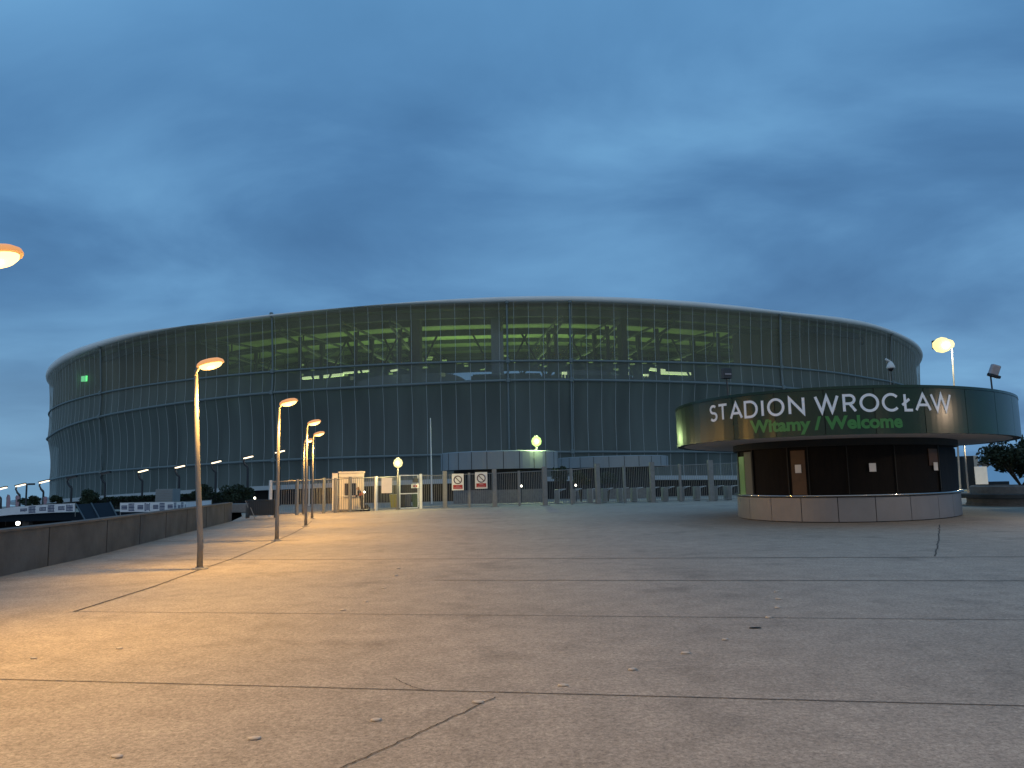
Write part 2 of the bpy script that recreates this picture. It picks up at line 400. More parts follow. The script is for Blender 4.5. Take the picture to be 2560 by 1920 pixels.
R_TOP = [(126, 922), (145, 900), (181, 878), (217, 864), (265, 849.5), (320, 834), (579, 807), (810, 778), (1042, 754.6), (1296, 740.7), (1504, 742), (1736, 754.6), (1967, 782), (2100, 794), (2147, 802), (2210, 821), (2257, 841), (2288, 861)]
R_SKIN = [(130, 930), (255.6, 866), (320, 846), (640, 792), (929, 766), (1265, 754.7), (1425, 752.4), (1607, 759), (1880, 780), (2100, 806), (2179, 819), (2265, 853)]
R_2 = [(126, 1029), (169, 1006), (255.6, 983), (318, 971), (640, 932.7), (1001, 909.5), (1268, 903), (1424, 901.7), (1607, 905), (1880, 913), (2100, 933.5), (2163, 944.5), (2222, 954)]
R_3 = [(126, 1092), (169, 1066.5), (255.6, 1041), (320, 1028), (640, 984.8), (1001, 963), (1268, 950.6), (1425, 950), (1607, 953), (1880, 962.5), (1990, 972), (2100, 985), (2220, 1010)]
R_4 = [(132, 1199), (172, 1189.7), (263, 1178.4), (320, 1174), (439, 1165.8), (680, 1150.8), (817, 1145), (1077, 1137.5), (1427, 1129), (1610, 1130), (1690, 1129), (1900, 1131), (2200, 1142)]
R_5 = [(160, 1254), (260, 1245), (320, 1240), (439, 1231), (566, 1223), (687, 1216), (795, 1211), (1100, 1199), (1500, 1191), (1720, 1191), (1900, 1192), (2200, 1200)]
K1, K2, K3, K4, K5 = 0.0, .5, .4, 1.2, 1.3
rings = [ring(R_SKIN, K1), ring(R_2, K2), ring(R_3, K3), ring(R_4, K4), ring(R_5, K5)]
rtop = ring(R_TOP, K1)
rings = [(np.r_[r[0][0]-1.2, r[0], r[0][-1]+1.2], np.r_[np.median(r[1])-1.0, r[1], np.median(r[1])-1.0]) for r in rings]
rtop = (np.r_[rtop[0][0]-1.2, rtop[0], rtop[0][-1]+1.2], np.r_[np.median(rtop[1])-1.0, rtop[1], np.median(rtop[1])-1.0])
def zi(r, t):
    t = (t+PI/2+PI) % (2*PI)-PI-PI/2
    ts = np.linspace(-.04, .04, 5)+t
    return float(np.mean(np.interp(ts, r[0], r[1])))
NS = 330
TS = [-PI/2+2*PI*i/NS for i in range(NS)]
Z = {i: [zi(rings[i], t) for t in TS] for i in range(5)}; ZT = [zi(rtop, t) for t in TS]
KS = [K1, K2, K3, K4, K5]
st = thing('stadium', 'huge oval stadium wrapped in grey mesh skin with greenish light showing inside', 'stadium', (CX, CY-B_, 0))
def skin(name, m, i0, i1, sag, nv=7):
    g = MB(); rows = []
    for q in range(nv+1):
        f = q/nv; kk = KS[i0]+(KS[i1]-KS[i0])*f+sag*4*f*(1-f)
        rows.append([SP(TS[n], Z[i0][n]+(Z[i1][n]-Z[i0][n])*f, kk) for n in range(NS)])
    g.grid(rows, True); return g.build(name, m, st, True)
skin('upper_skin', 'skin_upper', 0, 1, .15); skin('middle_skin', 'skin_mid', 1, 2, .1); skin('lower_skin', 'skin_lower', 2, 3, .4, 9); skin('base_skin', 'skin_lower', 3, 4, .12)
for i, rr in ((1, .17), (2, .20), (3, .19)):
    g = MB(); g.tube([SP(TS[n], Z[i][n], KS[i]-.14) for n in range(NS)]+[SP(TS[0], Z[i][0], KS[i]-.14)], rr, 6, False); g.build('ring_beam', 'ring_steel', st, True)
g = MB()      # seams of the mesh, one at every bay
for n in range(NS):
    for (i0, i1, sag) in ((0, 1, .15), (1, 2, .1), (2, 3, .4), (3, 4, .12)):
        pts = []
        for q in range(7):
            f = q/6; kk = KS[i0]+(KS[i1]-KS[i0])*f+sag*4*f*(1-f)-.03
            pts.append(SP(TS[n], Z[i0][n]+(Z[i1][n]-Z[i0][n])*f, kk))
        g.tube(pts, .026, 4, False)
so = g.build('seam_cables', 'seam', st); so['kind'] = 'stuff'
g = MB(); rows = []          # rounded roof edge
prof = [(1.2, -.02), (-.2, -.06), (-.55, .06), (-.66, .45), (-.58, .85), (-.1, 1.03), (2.2, 1.12), (9.0, 1.25)]
for (k, f) in prof: rows.append([SP(TS[n], Z[0][n]+(ZT[n]-Z[0][n])*f, k) for n in range(NS)])
g.grid(rows, True); g.build('roof_edge', 'roof_trim', st, True)
ZR = float(np.median([z for z, t in zip(Z[0], TS)]))
def zroof(n, k): return Z[0][n] - .6 + k*.012
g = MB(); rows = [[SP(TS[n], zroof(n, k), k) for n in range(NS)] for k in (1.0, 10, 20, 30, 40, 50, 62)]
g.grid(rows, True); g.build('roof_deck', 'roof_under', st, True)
g = MB(); rows = [[SP(TS[n], zroof(n, k)+1.6, k) for n in range(NS)] for k in (9.0, 35, 62)]
g.grid(rows, True); g.build('roof_top', 'canopy_white', st, True)
g = MB()                     # ring purlins below the deck
for k, dp in ((3.0, 1.1), (9.5, .9), (18, 1.0), (27, .7), (35, .7), (43, .8), (52, .8), (61, 1.5)):
    rows = [[SP(TS[n], zroof(n, k)-dz, k+dk) for n in range(NS)] for dz, dk in ((.05, -.22), (dp, -.22), (dp, .22), (.05, .22))]
    g.grid(rows, True)
g.build('roof_purlins', 'truss', st)
def n_of(px, py, k=0.0):
    t, z = hit(px, py, k); return t
def idx(t): return int(round(((t+PI/2) % (2*PI))/(2*PI)*NS)) % NS
def zk(t, i): return zi(rings[i], t)
TRUSS = [n_of(x, 790) for x in (180, 330, 480, 682, 840, 965, 1255, 1412, 1560, 1700, 1870, 2030, 2180)]
for t in TRUSS:
    g = MB(); g.cur = 0
    n = idx(t); ks = [2, 9, 16, 23, 30, 37, 44, 51, 58]
    topc = [Vector(SP(t, zroof(n, k)-.9, k)) for k in ks]; bot = [Vector(SP(t, zroof(n, k)-(1.6+2.2*min(1, k/16)), k)) for k in ks]
    g.tube(topc, .22, 5); g.tube(bot, .24, 5)
    for i in range(len(ks)-1):
        g.tube([topc[i], bot[i]], .14, 5); g.tube([bot[i], topc[i+1]], .12, 5)
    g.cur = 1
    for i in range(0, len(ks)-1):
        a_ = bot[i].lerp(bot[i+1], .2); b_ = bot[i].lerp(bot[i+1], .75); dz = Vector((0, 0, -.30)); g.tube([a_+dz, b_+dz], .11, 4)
    g.build('roof_truss', ['truss', 'truss_lit'], st)
for t in TRUSS:
    n = idx(t)
    for k, r in ((8, .32), (15, .38)):
        g = MB(); base = Vector(SP(t, Z[4][n]-1, k)); top = Vector(SP(t, zroof(n, k)-1.5, k)); g.tube([base, top], r, 8)
        br = Vector(SP(t, Z[2][n]+1.0, k)); n2 = Vector(SP(t+.045, zroof(n, k)-1.5, k)); n3 = Vector(SP(t-.045, zroof(n, k)-1.5, k))
        if k == 15: g.tube([br, n2], .18, 6); g.tube([br, n3], .18, 6)
        g.build('column', 'truss', st)
for px, wd in ((1016, 1.7), (1245, 2.1), (1598, 1.0)):     # broad stair cores
    t = n_of(px, 870); n = idx(t); g = MB(); rows = []
    for (dt, k) in ((-wd/2/RM, 6), (wd/2/RM, 6), (wd/2/RM, 8), (-wd/2/RM, 8)): rows.append([SP(t+dt, Z[4][n]-1, k), SP(t+dt, Z[0][n]-.9, k)])
    rows.append(rows[0]); g.grid(rows); g.build('stair_core', 'bowl_dark' if px != 1245 else 'box_glass', st)
# bowl behind the lower skin, balustrade, boxes, lit soffit
g = MB(); rows = [[SP(TS[n], z, k) for n in range(NS)] for z, k in ((0, 0),)]
rows = [[SP(TS[n], (Z[2][n]+dz) if i else Z[4][n]-6, k) for n in range(NS)] for i, (dz, k) in enumerate(((0, 2.6), (-1.0, 2.6), (.9, 5.0), (.9, 9.0), (1.1, 30)))]
g.grid(rows, True); g.build('bowl', 'bowl_dark', st)
for xa, xb in ((None, 440), (1950, None)):      # added backing at the flanks, blocks the sky seen through the mesh
    ta = n_of(xa, 900) if xa else -PI/2-2.2; tb = n_of(xb, 900) if xb else -PI/2+2.2
    g = MB(); rr = [[], [], []]
    for n in range(61):
        t = ta+(tb-ta)*n/60; i_ = idx(t); e_ = min(1.0, (n if xa else 60-n)/10.0); kk = 1.0+10*(1-e_)
        rr[0].append(SP(t, zi(rings[2], t)-1.2, max(kk, 1.05))); rr[1].append(SP(t, zi(rings[1], t), kk)); rr[2].append(SP(t, zi(rings[0], t)-.4, kk))
    g.grid(rr); g.build('added_backing', 'added_backing', st)
g = MB()
for n in range(NS):
    for q in range(4):
        t = TS[n]+2*PI/NS*q/4
        if hit(1300, 900)[0]-.85 < t < hit(1300, 900)[0]+.85: g.box(SP(t, Z[2][n]+1.2, 5.3), (.34, .3, .62), t+PI/2)
so = g.build('balustrade', 'dark_wall', st)
def arc_wall(x0, x1, k, z0, z1, m, name, nn=40, taper=False):
    t0, t1 = n_of(x0, 935, k), n_of(x1, 935, k); g = MB(); rr = [[], [], [], []]
    for i in range(nn+1):
        f = i/nn; t = t0+(t1-t0)*f; zb = zk(t, 2); h = z1*(math.sqrt(max(.0, 1-(2*f-1)**4)) if taper else 1)
        h = max(h, z0+.02)
        rr[0].append(SP(t, zb+z0, k)); rr[1].append(SP(t, zb+h, k)); rr[2].append(SP(t, zb+h, k+.5)); rr[3].append(SP(t, zb+z0, k+.5))
    g.grid(rr); return g.build(name, m, st)
arc_wall(868, 1178, 12, 1.0, 3.4, 'box_glass', 'skybox_front', taper=True); arc_wall(1362, 1574, 12, 1.0, 3.3, 'box_glass', 'skybox_front', taper=True)  # blue-grey: reflected sky put into the panel colour
arc_wall(1182, 1350, 11, 1.0, 2.6, 'bowl_dark', 'skybox_front')
def lit(x0, y0, x1, y1, k, hgt, m, name):
    g = MB(); rr = [[], [], [], []]
    for i in range(15):
        f = i/14; t, z = hit(x0+(x1-x0)*f, y0+(y1-y0)*f, k)
        for q, (dz, dk) in enumerate(((0, 0), (hgt, 0), (hgt, .3), (0, .3))): rr[q].append(SP(t, z+dz, k+dk))
    g.grid(rr, False); rr.append(rr[0]); return g.build(name, m, st)
lit(755, 949, 800, 945, 17, .45, 'lit_soffit', 'lit_soffit'); lit(806, 945, 858, 939.5, 17, .5, 'lit_soffit', 'lit_soffit'); lit(858, 935, 928, 928.5, 17, .32, 'lit_soffit', 'lit_soffit')
lit(1624, 926, 1664, 930, 17, .5, 'lit_soffit', 'lit_soffit'); lit(1650, 935, 1728, 938, 17, .5, 'lit_soffit', 'lit_soffit')
for (x0, y0, x1, y1, hh) in ((976, 929, 1002, 925, .45), (1406, 944, 1418, 944, 1.6), (875, 950, 892, 949, 1.0), (1103, 941, 1113, 941, 1.0), (1555, 938, 1572, 938, .9), (1610, 943, 1622, 943, .9)):
    lit(x0, y0, x1, y1, 11.2, hh*.6, 'lit_soffit' if hh != 1.0 else 'lit_dim', 'lit_panel')
random.seed(3)
for i in range(46):
    x = random.choice((random.uniform(690, 1000), random.uniform(1430, 1760), random.uniform(1000, 1430))); y = random.uniform(886, 925)+abs(x-1300)*.035
    lit(x, y, x+random.uniform(3, 16), y-.5, 24, random.uniform(.10, .35), 'lit_dim', 'lit_panel')
t, z = hit(206, 957, 1.2); lit(198, 955, 214, 953, 1.2, 1.05, 'exit_green', 'exit_sign')
for x, y, wd, m in ((1098, 1037, 12, 'dot_lens'), (1187, 1048, 5, 'dot_lens'), (1435, 1044, 6, 'dot_lens'), (535, 1078, 4, 'led_lens'), (381, 1098, 4, 'led_lens'), (733, 1066, 4, 'led_lens')):
    lit(x-wd/2, y+1, x+wd/2, y+1, 1.4+1.6, .18, m, 'ceiling_light')
for x0, x1, y in ((1070, 1166, 1047), (1283, 1394, 1042), (1452, 1512, 1041)):
    n = int((x1-x0)/18.5)
    for i in range(n+1): lit(x0+i*18.5, y-i*.2, x0+i*18.5+2.2, y-i*.2, 3.2, .13, 'lit_dim', 'ceiling_light')
# masts where the mesh is tied back
for px in (255.6, 681, 1267, 1424, 1948, 2222):
    ts = [n_of(px+dx, yy, k) for (yy, k, dx) in ((780, 0, 0), (930, .5, 1), (955, .4, 1.5), (1130, 1.6, 5), (1190, 2, 6))]
    t = ts[0] if px > 400 else ts[1]; g = MB(); g.cur = 0
    g.tube([SP(t, zi(rings[i], t), KS[i]-.10) for i in range(5)], .14, 8)
    for i in (0, 1, 2, 3): g.lathe(SP(t, zi(rings[i], t)-.35, KS[i]-.28), [(.18, 0), (.30, .1), (.30, .6), (.18, .7)], 8)
    g.build('mast', 'ring_steel', st)
# low canopy round the foot of the stadium
g = MB(); rows = [[SP(TS[n], Z[4][n]+dz, k) for n in range(NS)] for dz, k in ((-.55, -6), (.05, -6), (.1, 2.2), (-.6, 2.2))]
g.grid(rows+[rows[0]], True); g.build('foot_canopy', 'strip_pale', st)
g = MB(); rows = [[SP(TS[n], z if i else Z[4][n]-.5, -3.0) for n in range(NS)] for i, z in enumerate((0, -7.0))]
g.grid(rows, True); g.build('foot_wall', 'dark_wall', st)
# lamps under the roof and on the concourse
for px, k, pw in ((420, 17, 260), (540, 18, 320), (660, 19, 420), (800, 20, 560), (920, 21, 760), (1040, 22, 950), (1150, 24, 1100), (1280, 24, 1100), (1400, 24, 950), (1520, 22, 700), (1640, 21, 520), (1760, 20, 420), (1880, 18, 320)):
    t = n_of(px, 935, k); p = SP(t, zk(t, 2)+2.0, k)
    light('concourse_light', 'AREA', (p[0]-st.location.x, p[1]-st.location.y, p[2]), pw, (.62, 1.0, .36), st, 12.0, (PI, 0, 0))

# ------------------------------------------------------------------ green kiosk
KC = Vector((13.735, 32.23, 0)); KPH = .992; KE = .19; KRB, KRC = 5.092, 7.753
ZL, ZB, ZTOP = .931, 2.866, 4.383
def KP(th, R, z, off=0.0):
    u = (R*(1+KE)+off)*math.cos(th); v = (R*(1-KE)+off)*math.sin(th)
    return (KC.x+u*math.cos(KPH)-v*math.sin(KPH), KC.y+u*math.sin(KPH)+v*math.cos(KPH), z)
NK = 2000
KTH = np.linspace(-PI*1.5, PI*.5, NK)
def facing(th, R):
    p = Vector(KP(th, R, 0)); n = Vector(KP(th, R, 0, .1))-p; return n.dot(-Vector((p.x, p.y, 0))) > 0
def th_px(R, z, x, off=0.0):
    best = None
    for th in KTH:
        if not facing(th, R): continue
        q = proj(KP(th, R, z, off))[0]
        if best is None or abs(q-x) < best[0]: best = (abs(q-x), th)
    return best[1]
S_C = np.r_[0, np.cumsum([math.dist(KP(a, KRC, 0), KP(b, KRC, 0)) for a, b in zip(KTH[:-1], KTH[1:])])]
def s_of(th): return float(np.interp(th, KTH, S_C))
def th_s(s): return float(np.interp(s, S_C, KTH))
ki = thing('ticket_kiosk', 'round kiosk with wide dark green sign canopy over a panelled grey counter', 'kiosk', tuple(KC))
NT_ = 120; tk = [2*PI*i/NT_ for i in range(NT_)]
a = MB()                     # fascia of separate plates over a dark band
a.cur = 1
rws = [[KP(t, KRC, z, o) for t in tk] for z, o in ((ZB+.02, -.30), (ZB+.02, -.035), (ZTOP-.03, -.035), (ZTOP-.03, -.30))]
a.grid(rws, True); a.cur = 0
PXJ = [1706, 1833, 1938, 2060, 2186, 2312, 2416]
sj = [s_of(th_px(KRC, 3.6, x)) for x in PXJ]; step = (sj[-1]-sj[0])/6; per = S_C[-1]
nj = int(round(per/step)); sall = list(sj)
while len(sall) < nj: sall.append(sall[-1]+step*.985)
for s0_, s1_ in zip(sall, sall[1:]+[sall[0]+per]):
    s1_ = min(s1_, sall[0]+per); n = 8; rr = [[], [], [], []]
    if s1_-s0_ < .1: continue
    for i in range(n+1):
        s = (s0_+.012+(s1_-s0_-.024)*i/n) % per; t = th_s(s)
        for q, (z, o) in enumerate(((ZB, -.03), (ZB, 0), (ZTOP-.10, 0), (ZTOP-.10, -.03))): rr[q].append(KP(t, KRC, z, o))
    a.grid(rr+[rr[0]])
    for e in (0, -1): a.add([rr[q][e] for q in range(4)], [(0, 1, 2, 3)])
fa = a.build('fascia', ['fascia_green', 'joint_dark'], ki)
a = MB(); rws = [[KP(t, KRC, z, o) for t in tk] for z, o in ((ZTOP-.092, -.06), (ZTOP-.092, .018), (ZTOP, .012), (ZTOP, -.25), (ZTOP-.12, -.3))]; a.grid(rws, True)
a.build('roof_rim', 'fascia_green', ki)
a = MB(); rws = [[KP(t, KRC*f, ZTOP-.10) for t in tk] for f in (.97, .5, .02)]; a.grid(rws, True); a.build('roof', 'dark_wall', ki)
a = MB(); rws = [[KP(t, KRC, ZB+.012, -.28) for t in tk], [KP(t, KRC*.8, ZB+.02) for t in tk], [KP(t, KRB*.9, ZB+.02) for t in tk]]; a.grid(rws, True); a.build('soffit', 'soffit', ki)
a = MB(); rws = [[KP(t, KRB, z, o) for t in tk] for z, o in ((ZB+.018, .06), (ZB-.22, .06), (ZB-.22, -.06))]; a.grid(rws, True); a.build('shade_band', 'joint_dark', ki)  # deep shade under the canopy put in as a dark band
a = MB(); rws = [[KP(t, KRB, z, -.10) for t in tk] for z in (.9, ZB+.01)]; a.grid(rws, True); a.build('shutter', 'shutter', ki)
a = MB()
for i in range(NT_*2):
    pass
def plate(x0, x1, z0, z1, R, off, m, name, parent, zref=1.8, n=5, depth=.03):
    t0, t1 = th_px(R, zref, x0, off), th_px(R, zref, x1, off); rr = [[], [], [], []]
    for i in range(n+1):
        t = t0+(t1-t0)*i/n
        for q, (z, o) in enumerate(((z0, off-depth), (z0, off), (z1, off), (z1, off-depth))): rr[q].append(KP(t, R, z, o))
    g = MB(); g.grid(rr+[rr[0]])
    for e in (0, -1): g.add([rr[q][e] for q in range(4)], [(0, 1, 2, 3)])
    return g.build(name, m, parent)
ZD0, ZD1 = .96, ZB-.24
plate(1978, 2014, ZD0, 2.52, KRB, -.06, 'brown_panel', 'door_panel', ki)
plate(2325, 2347, 1.9, 2.50, KRB, -.06, 'brown_panel', 'door_panel', ki)
plate(1848, 1861, ZD0, 2.42, KRB, -.05, 'green_lit_pane', 'window', ki); plate(1862, 1879, ZD0, 2.58, KRB, -.05, 'grey_pane', 'window', ki)
plate(2352, 2392, ZD0, 2.55, KRB, -.05, 'container_blue', 'window', ki)
for x in (1846.5, 1881, 1970, 2021, 2120, 2240, 2350):
    plate(x-1.2, x+1.2, ZD0, ZD1, KRB, -.04, 'joint_dark', 'mullion', ki, n=1)
for nm, x0, x1, z0, z1, lab in (('paper_notice', 1988, 2003.5, 1.73, 2.02, 'white paper notice taped on the brown panel of the kiosk'),
                                ('paper_notice', 2173.5, 2191, 1.72, 2.01, 'white paper notice in the middle of the dark kiosk wall'),
                                ('paper_notice', 2335, 2345.5, 1.72, 2.01, 'white paper notice at the right end of the dark kiosk wall')):
    o = plate(x0, x1, z0, z1, KRB, -.025, 'paper', nm, None, n=2, depth=.006); tag(o, lab, 'notice', 'paper notices on the kiosk')
a = MB(); rws = [[KP(t, KRB, z, o) for t in tk] for z, o in ((ZL-.05, -.12), (ZL-.05, .10), (ZL, .12), (ZL+.03, .09), (ZL+.03, -.12))]; a.grid(rws, True); a.build('counter_ledge', 'steel_ledge', ki, True)
a = MB(); a.cur = 1; rws = [[KP(t, KRB, z, o) for t in tk] for z, o in ((.0, -.05), (ZL-.06, -.05))]; a.grid(rws, True); a.cur = 0
S_B = np.r_[0, np.cumsum([math.dist(KP(q, KRB, 0), KP(r, KRB, 0)) for q, r in zip(KTH[:-1], KTH[1:])])]; perb = S_B[-1]
pb = [float(np.interp(th_px(KRB, .45, x), KTH, S_B)) for x in (1874, 1928, 2004, 2096, 2190, 2278, 2347)]; stb = (pb[-1]-pb[0])/6
while pb[-1]+stb < pb[0]+perb-.3: pb.append(pb[-1]+stb)
for s0_, s1_ in zip(pb, pb[1:]+[pb[0]+perb]):
    n = 6; rr = [[], [], [], []]
    for i in range(n+1):
        s = (s0_+.012+(s1_-s0_-.024)*i/n) % perb; t = float(np.interp(s, S_B, KTH))
        for q, (z, o) in enumerate(((.03, -.03), (.03, 0), (ZL-.075, 0), (ZL-.075, -.03))): rr[q].append(KP(t, KRB, z, o))
    a.grid(rr+[rr[0]])
    for e in (0, -1): a.add([rr[q][e] for q in range(4)], [(0, 1, 2, 3)])
a.build('skirt', ['skirt', 'joint_dark'], ki)

# lettering -------------------------------------------------------
def arc(cx, cy, rx, ry, a0, a1, n=22): return [(cx+rx*math.cos(R_(a0+(a1-a0)*i/n)), cy+ry*math.sin(R_(a0+(a1-a0)*i/n))) for i in range(n+1)]
GLY = {
 'S': [arc(.5, .755, .46, .245, 40, 270, 16)+arc(.5, .255, .5, .255, 90, -145, 16)[1:]],
 'T': [[(0, 1), (1, 1)], [(.5, 1), (.5, 0)]],
 'A': [[(0, 0), (.5, 1), (1, 0)], [(.2, .33), (.8, .33)]],
 'D': [[(0, 0), (0, 1), (.42, 1)]+arc(.42, .5, .58, .5, 90, -90)[1:]+[(0, 0)]],
 'I': [[(.5, 0), (.5, 1)]],
 'O': [arc(.5, .5, .5, .5, 90, 450, 40)],
 'N': [[(0, 0), (0, 1), (1, 0), (1, 1)]],
 'W': [[(0, 1), (.27, 0), (.5, 1), (.73, 0), (1, 1)]],
 'R': [[(0, 0), (0, 1), (.5, 1)]+arc(.5, .74, .42, .26, 90, -90, 14)[1:]+[(0, .48)], [(.48, .48), (1, 0)]],
 'C': [arc(.55, .5, .55, .5, 42, 318, 30)],
 'Ł': [[(.28, 1), (.28, 0), (1, 0)], [(0, .32), (.72, .70)]],
}
def stroke(mb, pts, wd, place):
    """ribbon of width wd along a polyline, mitred, as a raised plate"""
    P2 = []
    for p, q in zip(pts[:-1], pts[1:]):
        L = math.dist(p, q); n = max(1, int(L/.12))
        for i in range(n): P2.append((p[0]+(q[0]-p[0])*i/n, p[1]+(q[1]-p[1])*i/n))
    P2.append(pts[-1]); closed = math.dist(pts[0], pts[-1]) < 1e-6
    n = len(P2); rr = [[], [], [], []]
    for i in range(n):
        p = Vector(P2[i]); pa = Vector(P2[i-1]) if i else (Vector(P2[-2]) if closed else None); pn = Vector(P2[i+1]) if i < n-1 else (Vector(P2[1]) if closed else None)
        d1 = (p-pa).normalized() if pa else None; d2 = (pn-p).normalized() if pn else None
        if d1 is None: d1 = d2
        if d2 is None: d2 = d1
        nn = Vector((-(d1+d2).y, (d1+d2).x))
        nn = nn.normalized() if nn.length > 1e-4 else Vector((-d1.y, d1.x))
        k = wd/2/max(.38, abs(nn.dot(Vector((-d1.y, d1.x)))))
        for q, (sg, o) in enumerate(((-1, .001), (-1, .016), (1, .016), (1, .001))):
            v = p+nn*k*sg; rr[q].append(place(v.x, v.y, o))
    mb.grid(rr+[rr[0]])
    if not closed:
        for e in (0, -1): mb.add([rr[q][e] for q in range(4)], [(0, 1, 2, 3)])
ZB1, ZT1 = 3.545, 4.125; LW = .082
BOX = [('S', 1775, 1794), ('T', 1796, 1820), ('A', 1824.5, 1857), ('D', 1860.5, 1894.5), ('I', 1902, 1911), ('O', 1918, 1962), ('N', 1970, 2012),
       ('W', 2036, 2098), ('R', 2106, 2142), ('O', 2148, 2198), ('C', 2205, 2246), ('Ł', 2251, 2283), ('A', 2286, 2326.5), ('W', 2326, 2378)]
def place_c(x, z, o): return KP(th_s(x), KRC, z, o)
for idl, (ch, x0, x1) in enumerate(BOX):
    s0_, s1_ = s_of(th_px(KRC, 3.84, x0)), s_of(th_px(KRC, 3.84, x1)); a = MB(); s0_ += LW/2; s1_ -= LW/2
    for pl in GLY[ch]:
        stroke(a, [(s0_+(s1_-s0_)*u, ZB1+LW/2+(ZT1-ZB1-LW)*v) for u, v in pl], LW, place_c)
    a.build('letter', 'letter_white', fa)
tx = bpy.data.curves.new('welcome', 'FONT'); tx.body = 'Witamy / Welcome'; tx.size = 1.0; tx.extrude = 0.0; tx.offset = .04; tx.resolution_u = 4
to = bpy.data.objects.new('welcome', tx); COL.objects.link(to); bpy.context.view_layer.update()
me = bpy.data.meshes.new_from_object(to.evaluated_get(bpy.context.evaluated_depsgraph_get())); bpy.data.objects.remove(to)
xs = [v.co.x for v in me.vertices]; s0_, s1_ = s_of(th_px(KRC, 3.2, 1876)), s_of(th_px(KRC, 3.2, 2257)); kx = (s1_-s0_)/(max(xs)-min(xs)); x00 = min(xs)
a = MB(); vs = [(v.co.x, v.co.y) for v in me.vertices]; CAP = .385/.70
def pw(x, y, o): return place_c(s0_+(x-x00)*kx, 3.065+y*CAP, o)
a.add([pw(x, y, .012) for x, y in vs], [tuple(p.vertices) for p in me.polygons])
a.build('letter', 'letter_green', fa)

# things on the kiosk roof
def roof_pt(x, y, Y): return at(x, y, Y)
cm = at(2227, 921, 33.5)
r = thing('security_camera', 'white dome security camera on a thin post above the kiosk canopy', 'camera', (cm.x, cm.y, ZTOP-.1))
a = MB(); a.tube([(cm.x-.06, cm.y, ZTOP-.1), (cm.x-.06, cm.y, cm.z-.02), (cm.x-.18, cm.y, cm.z+.34)], .018, 6); a.build('post', 'galv', r)
a = MB(); a.lathe(cm, [(.17, 0), (.18, .04), (.13, .20), (.06, .30), (.02, .34)], 14); a.tube([cm+Vector((0, 0, .3)), cm+Vector((-.2, 0, .42))], .05, 8); a.build('housing', 'white_paint', r, True)
a = MB(); a.lathe(cm, [(.02, -.13), (.08, -.11), (.12, -.05), (.125, -.003)], 14); a.build('dome', 'glass_dark', r, True)
fl = at(2484, 940, 30.5)
r = thing('floodlight', 'floodlight wrapped in pale plastic on the right edge of the kiosk roof', 'floodlight', (fl.x, fl.y, ZTOP-.1))
a = MB(); a.tube([(fl.x-.1, fl.y, ZTOP-.1), (fl.x-.12, fl.y, fl.z-.02), (fl.x-.22, fl.y, fl.z+.12)], .035, 6); a.box((fl.x-.13, fl.y, ZTOP+.06), (.12, .1, .16)); a.build('bracket', 'dark_pole', r)
a = MB(); a.box((fl.x+.06, fl.y, fl.z+.24), (.34, .22, .44), 0, .2, R_(18)); a.build('housing', 'plastic_wrap', r, bevel=.05)
a = MB(); a.box((fl.x-.0, fl.y-.02, fl.z+.0), (.42, .30, .12), 0, .2, R_(18)); a.build('base_flap', 'dark_pole', r, bevel=.03)
fb = at(1816, 960, 30.5)
r = thing('loudspeaker', 'dark boxy loudspeaker on a short post above the left of the kiosk roof', 'loudspeaker', (fb.x, fb.y, ZTOP-.1))
a = MB(); a.tube([(fb.x+.05, fb.y, ZTOP-.1), (fb.x+.02, fb.y, fb.z+.2)], .028, 6); a.build('post', 'dark_pole', r)
a = MB(); a.box((fb.x+.02, fb.y, fb.z+.42), (.36, .26, .42), .2); a.build('cabinet', 'barrier_grey', r, bevel=.02)
a = MB(); a.box((fb.x+.05, fb.y-.15, fb.z+.38), (.26, .03, .05), .2); a.build('front_strip', 'plastic_wrap', r)

# ------------------------------------------------------------------ pale round kiosks beyond the fence
def far_kiosk(name, lab, xl, xr, Y, ztop, zbot, bodyf, skirt_h):
    c0 = at((xl+xr)/2, 1150, Y); Rr = (at(xr, 1150, Y).x-at(xl, 1150, Y).x)/2*.965
    r = thing(name, lab, 'kiosk', (c0.x, Y, drop(Y))); th = [2*PI*i/48 for i in range(48)]
    C_ = lambda R, z: [(c0.x+R*math.cos(t), Y+R*math.sin(t), z) for t in th]
    a = MB(); a.grid([C_(Rr-.3, zbot), C_(Rr, zbot), C_(Rr, ztop), C_(Rr-.15, ztop+.06), C_(.1, ztop+.12)], True); cn = a.build('canopy', 'canopy_white', r)
    a = MB(); n = 24
    for i in range(n):
        t = 2*PI*(i+.3)/n; a.box((c0.x+Rr*math.cos(t), Y+Rr*math.sin(t), (ztop+zbot)/2), (.012, .045, ztop-zbot-.02), t)
    a.build('joint', 'joint_dark', cn)
    a = MB(); a.grid([C_(Rr-.3, zbot+.01), C_(.1, zbot+.01)], True); a.build('soffit', 'dark_wall', r)
    a = MB(); a.grid([C_(Rr*bodyf, drop(Y)+skirt_h), C_(Rr*bodyf, zbot)], True); a.build('shutter', 'dark_wall', r)
    a = MB(); a.grid([C_(Rr*bodyf+.08, drop(Y)-.2), C_(Rr*bodyf+.08, drop(Y)+skirt_h), C_(Rr*bodyf-.2, drop(Y)+skirt_h)], True); a.build('skirt', 'stone', r)
    return r
zt_ = at(1250, 1128, 62).z; zb_ = at(1250, 1172, 62).z
far_kiosk('ticket_kiosk', 'pale round kiosk beyond the fence with the green lamp over it', 1097, 1401, 67, zt_, zb_, .78, 1.15)
zt_ = at(1530, 1140, 84).z; zb_ = at(1530, 1167, 84).z
far_kiosk('ticket_kiosk', 'farther pale round kiosk, partly hidden behind the nearer pale kiosk', 1388, 1673, 91, zt_, zb_, .72, 1.2)

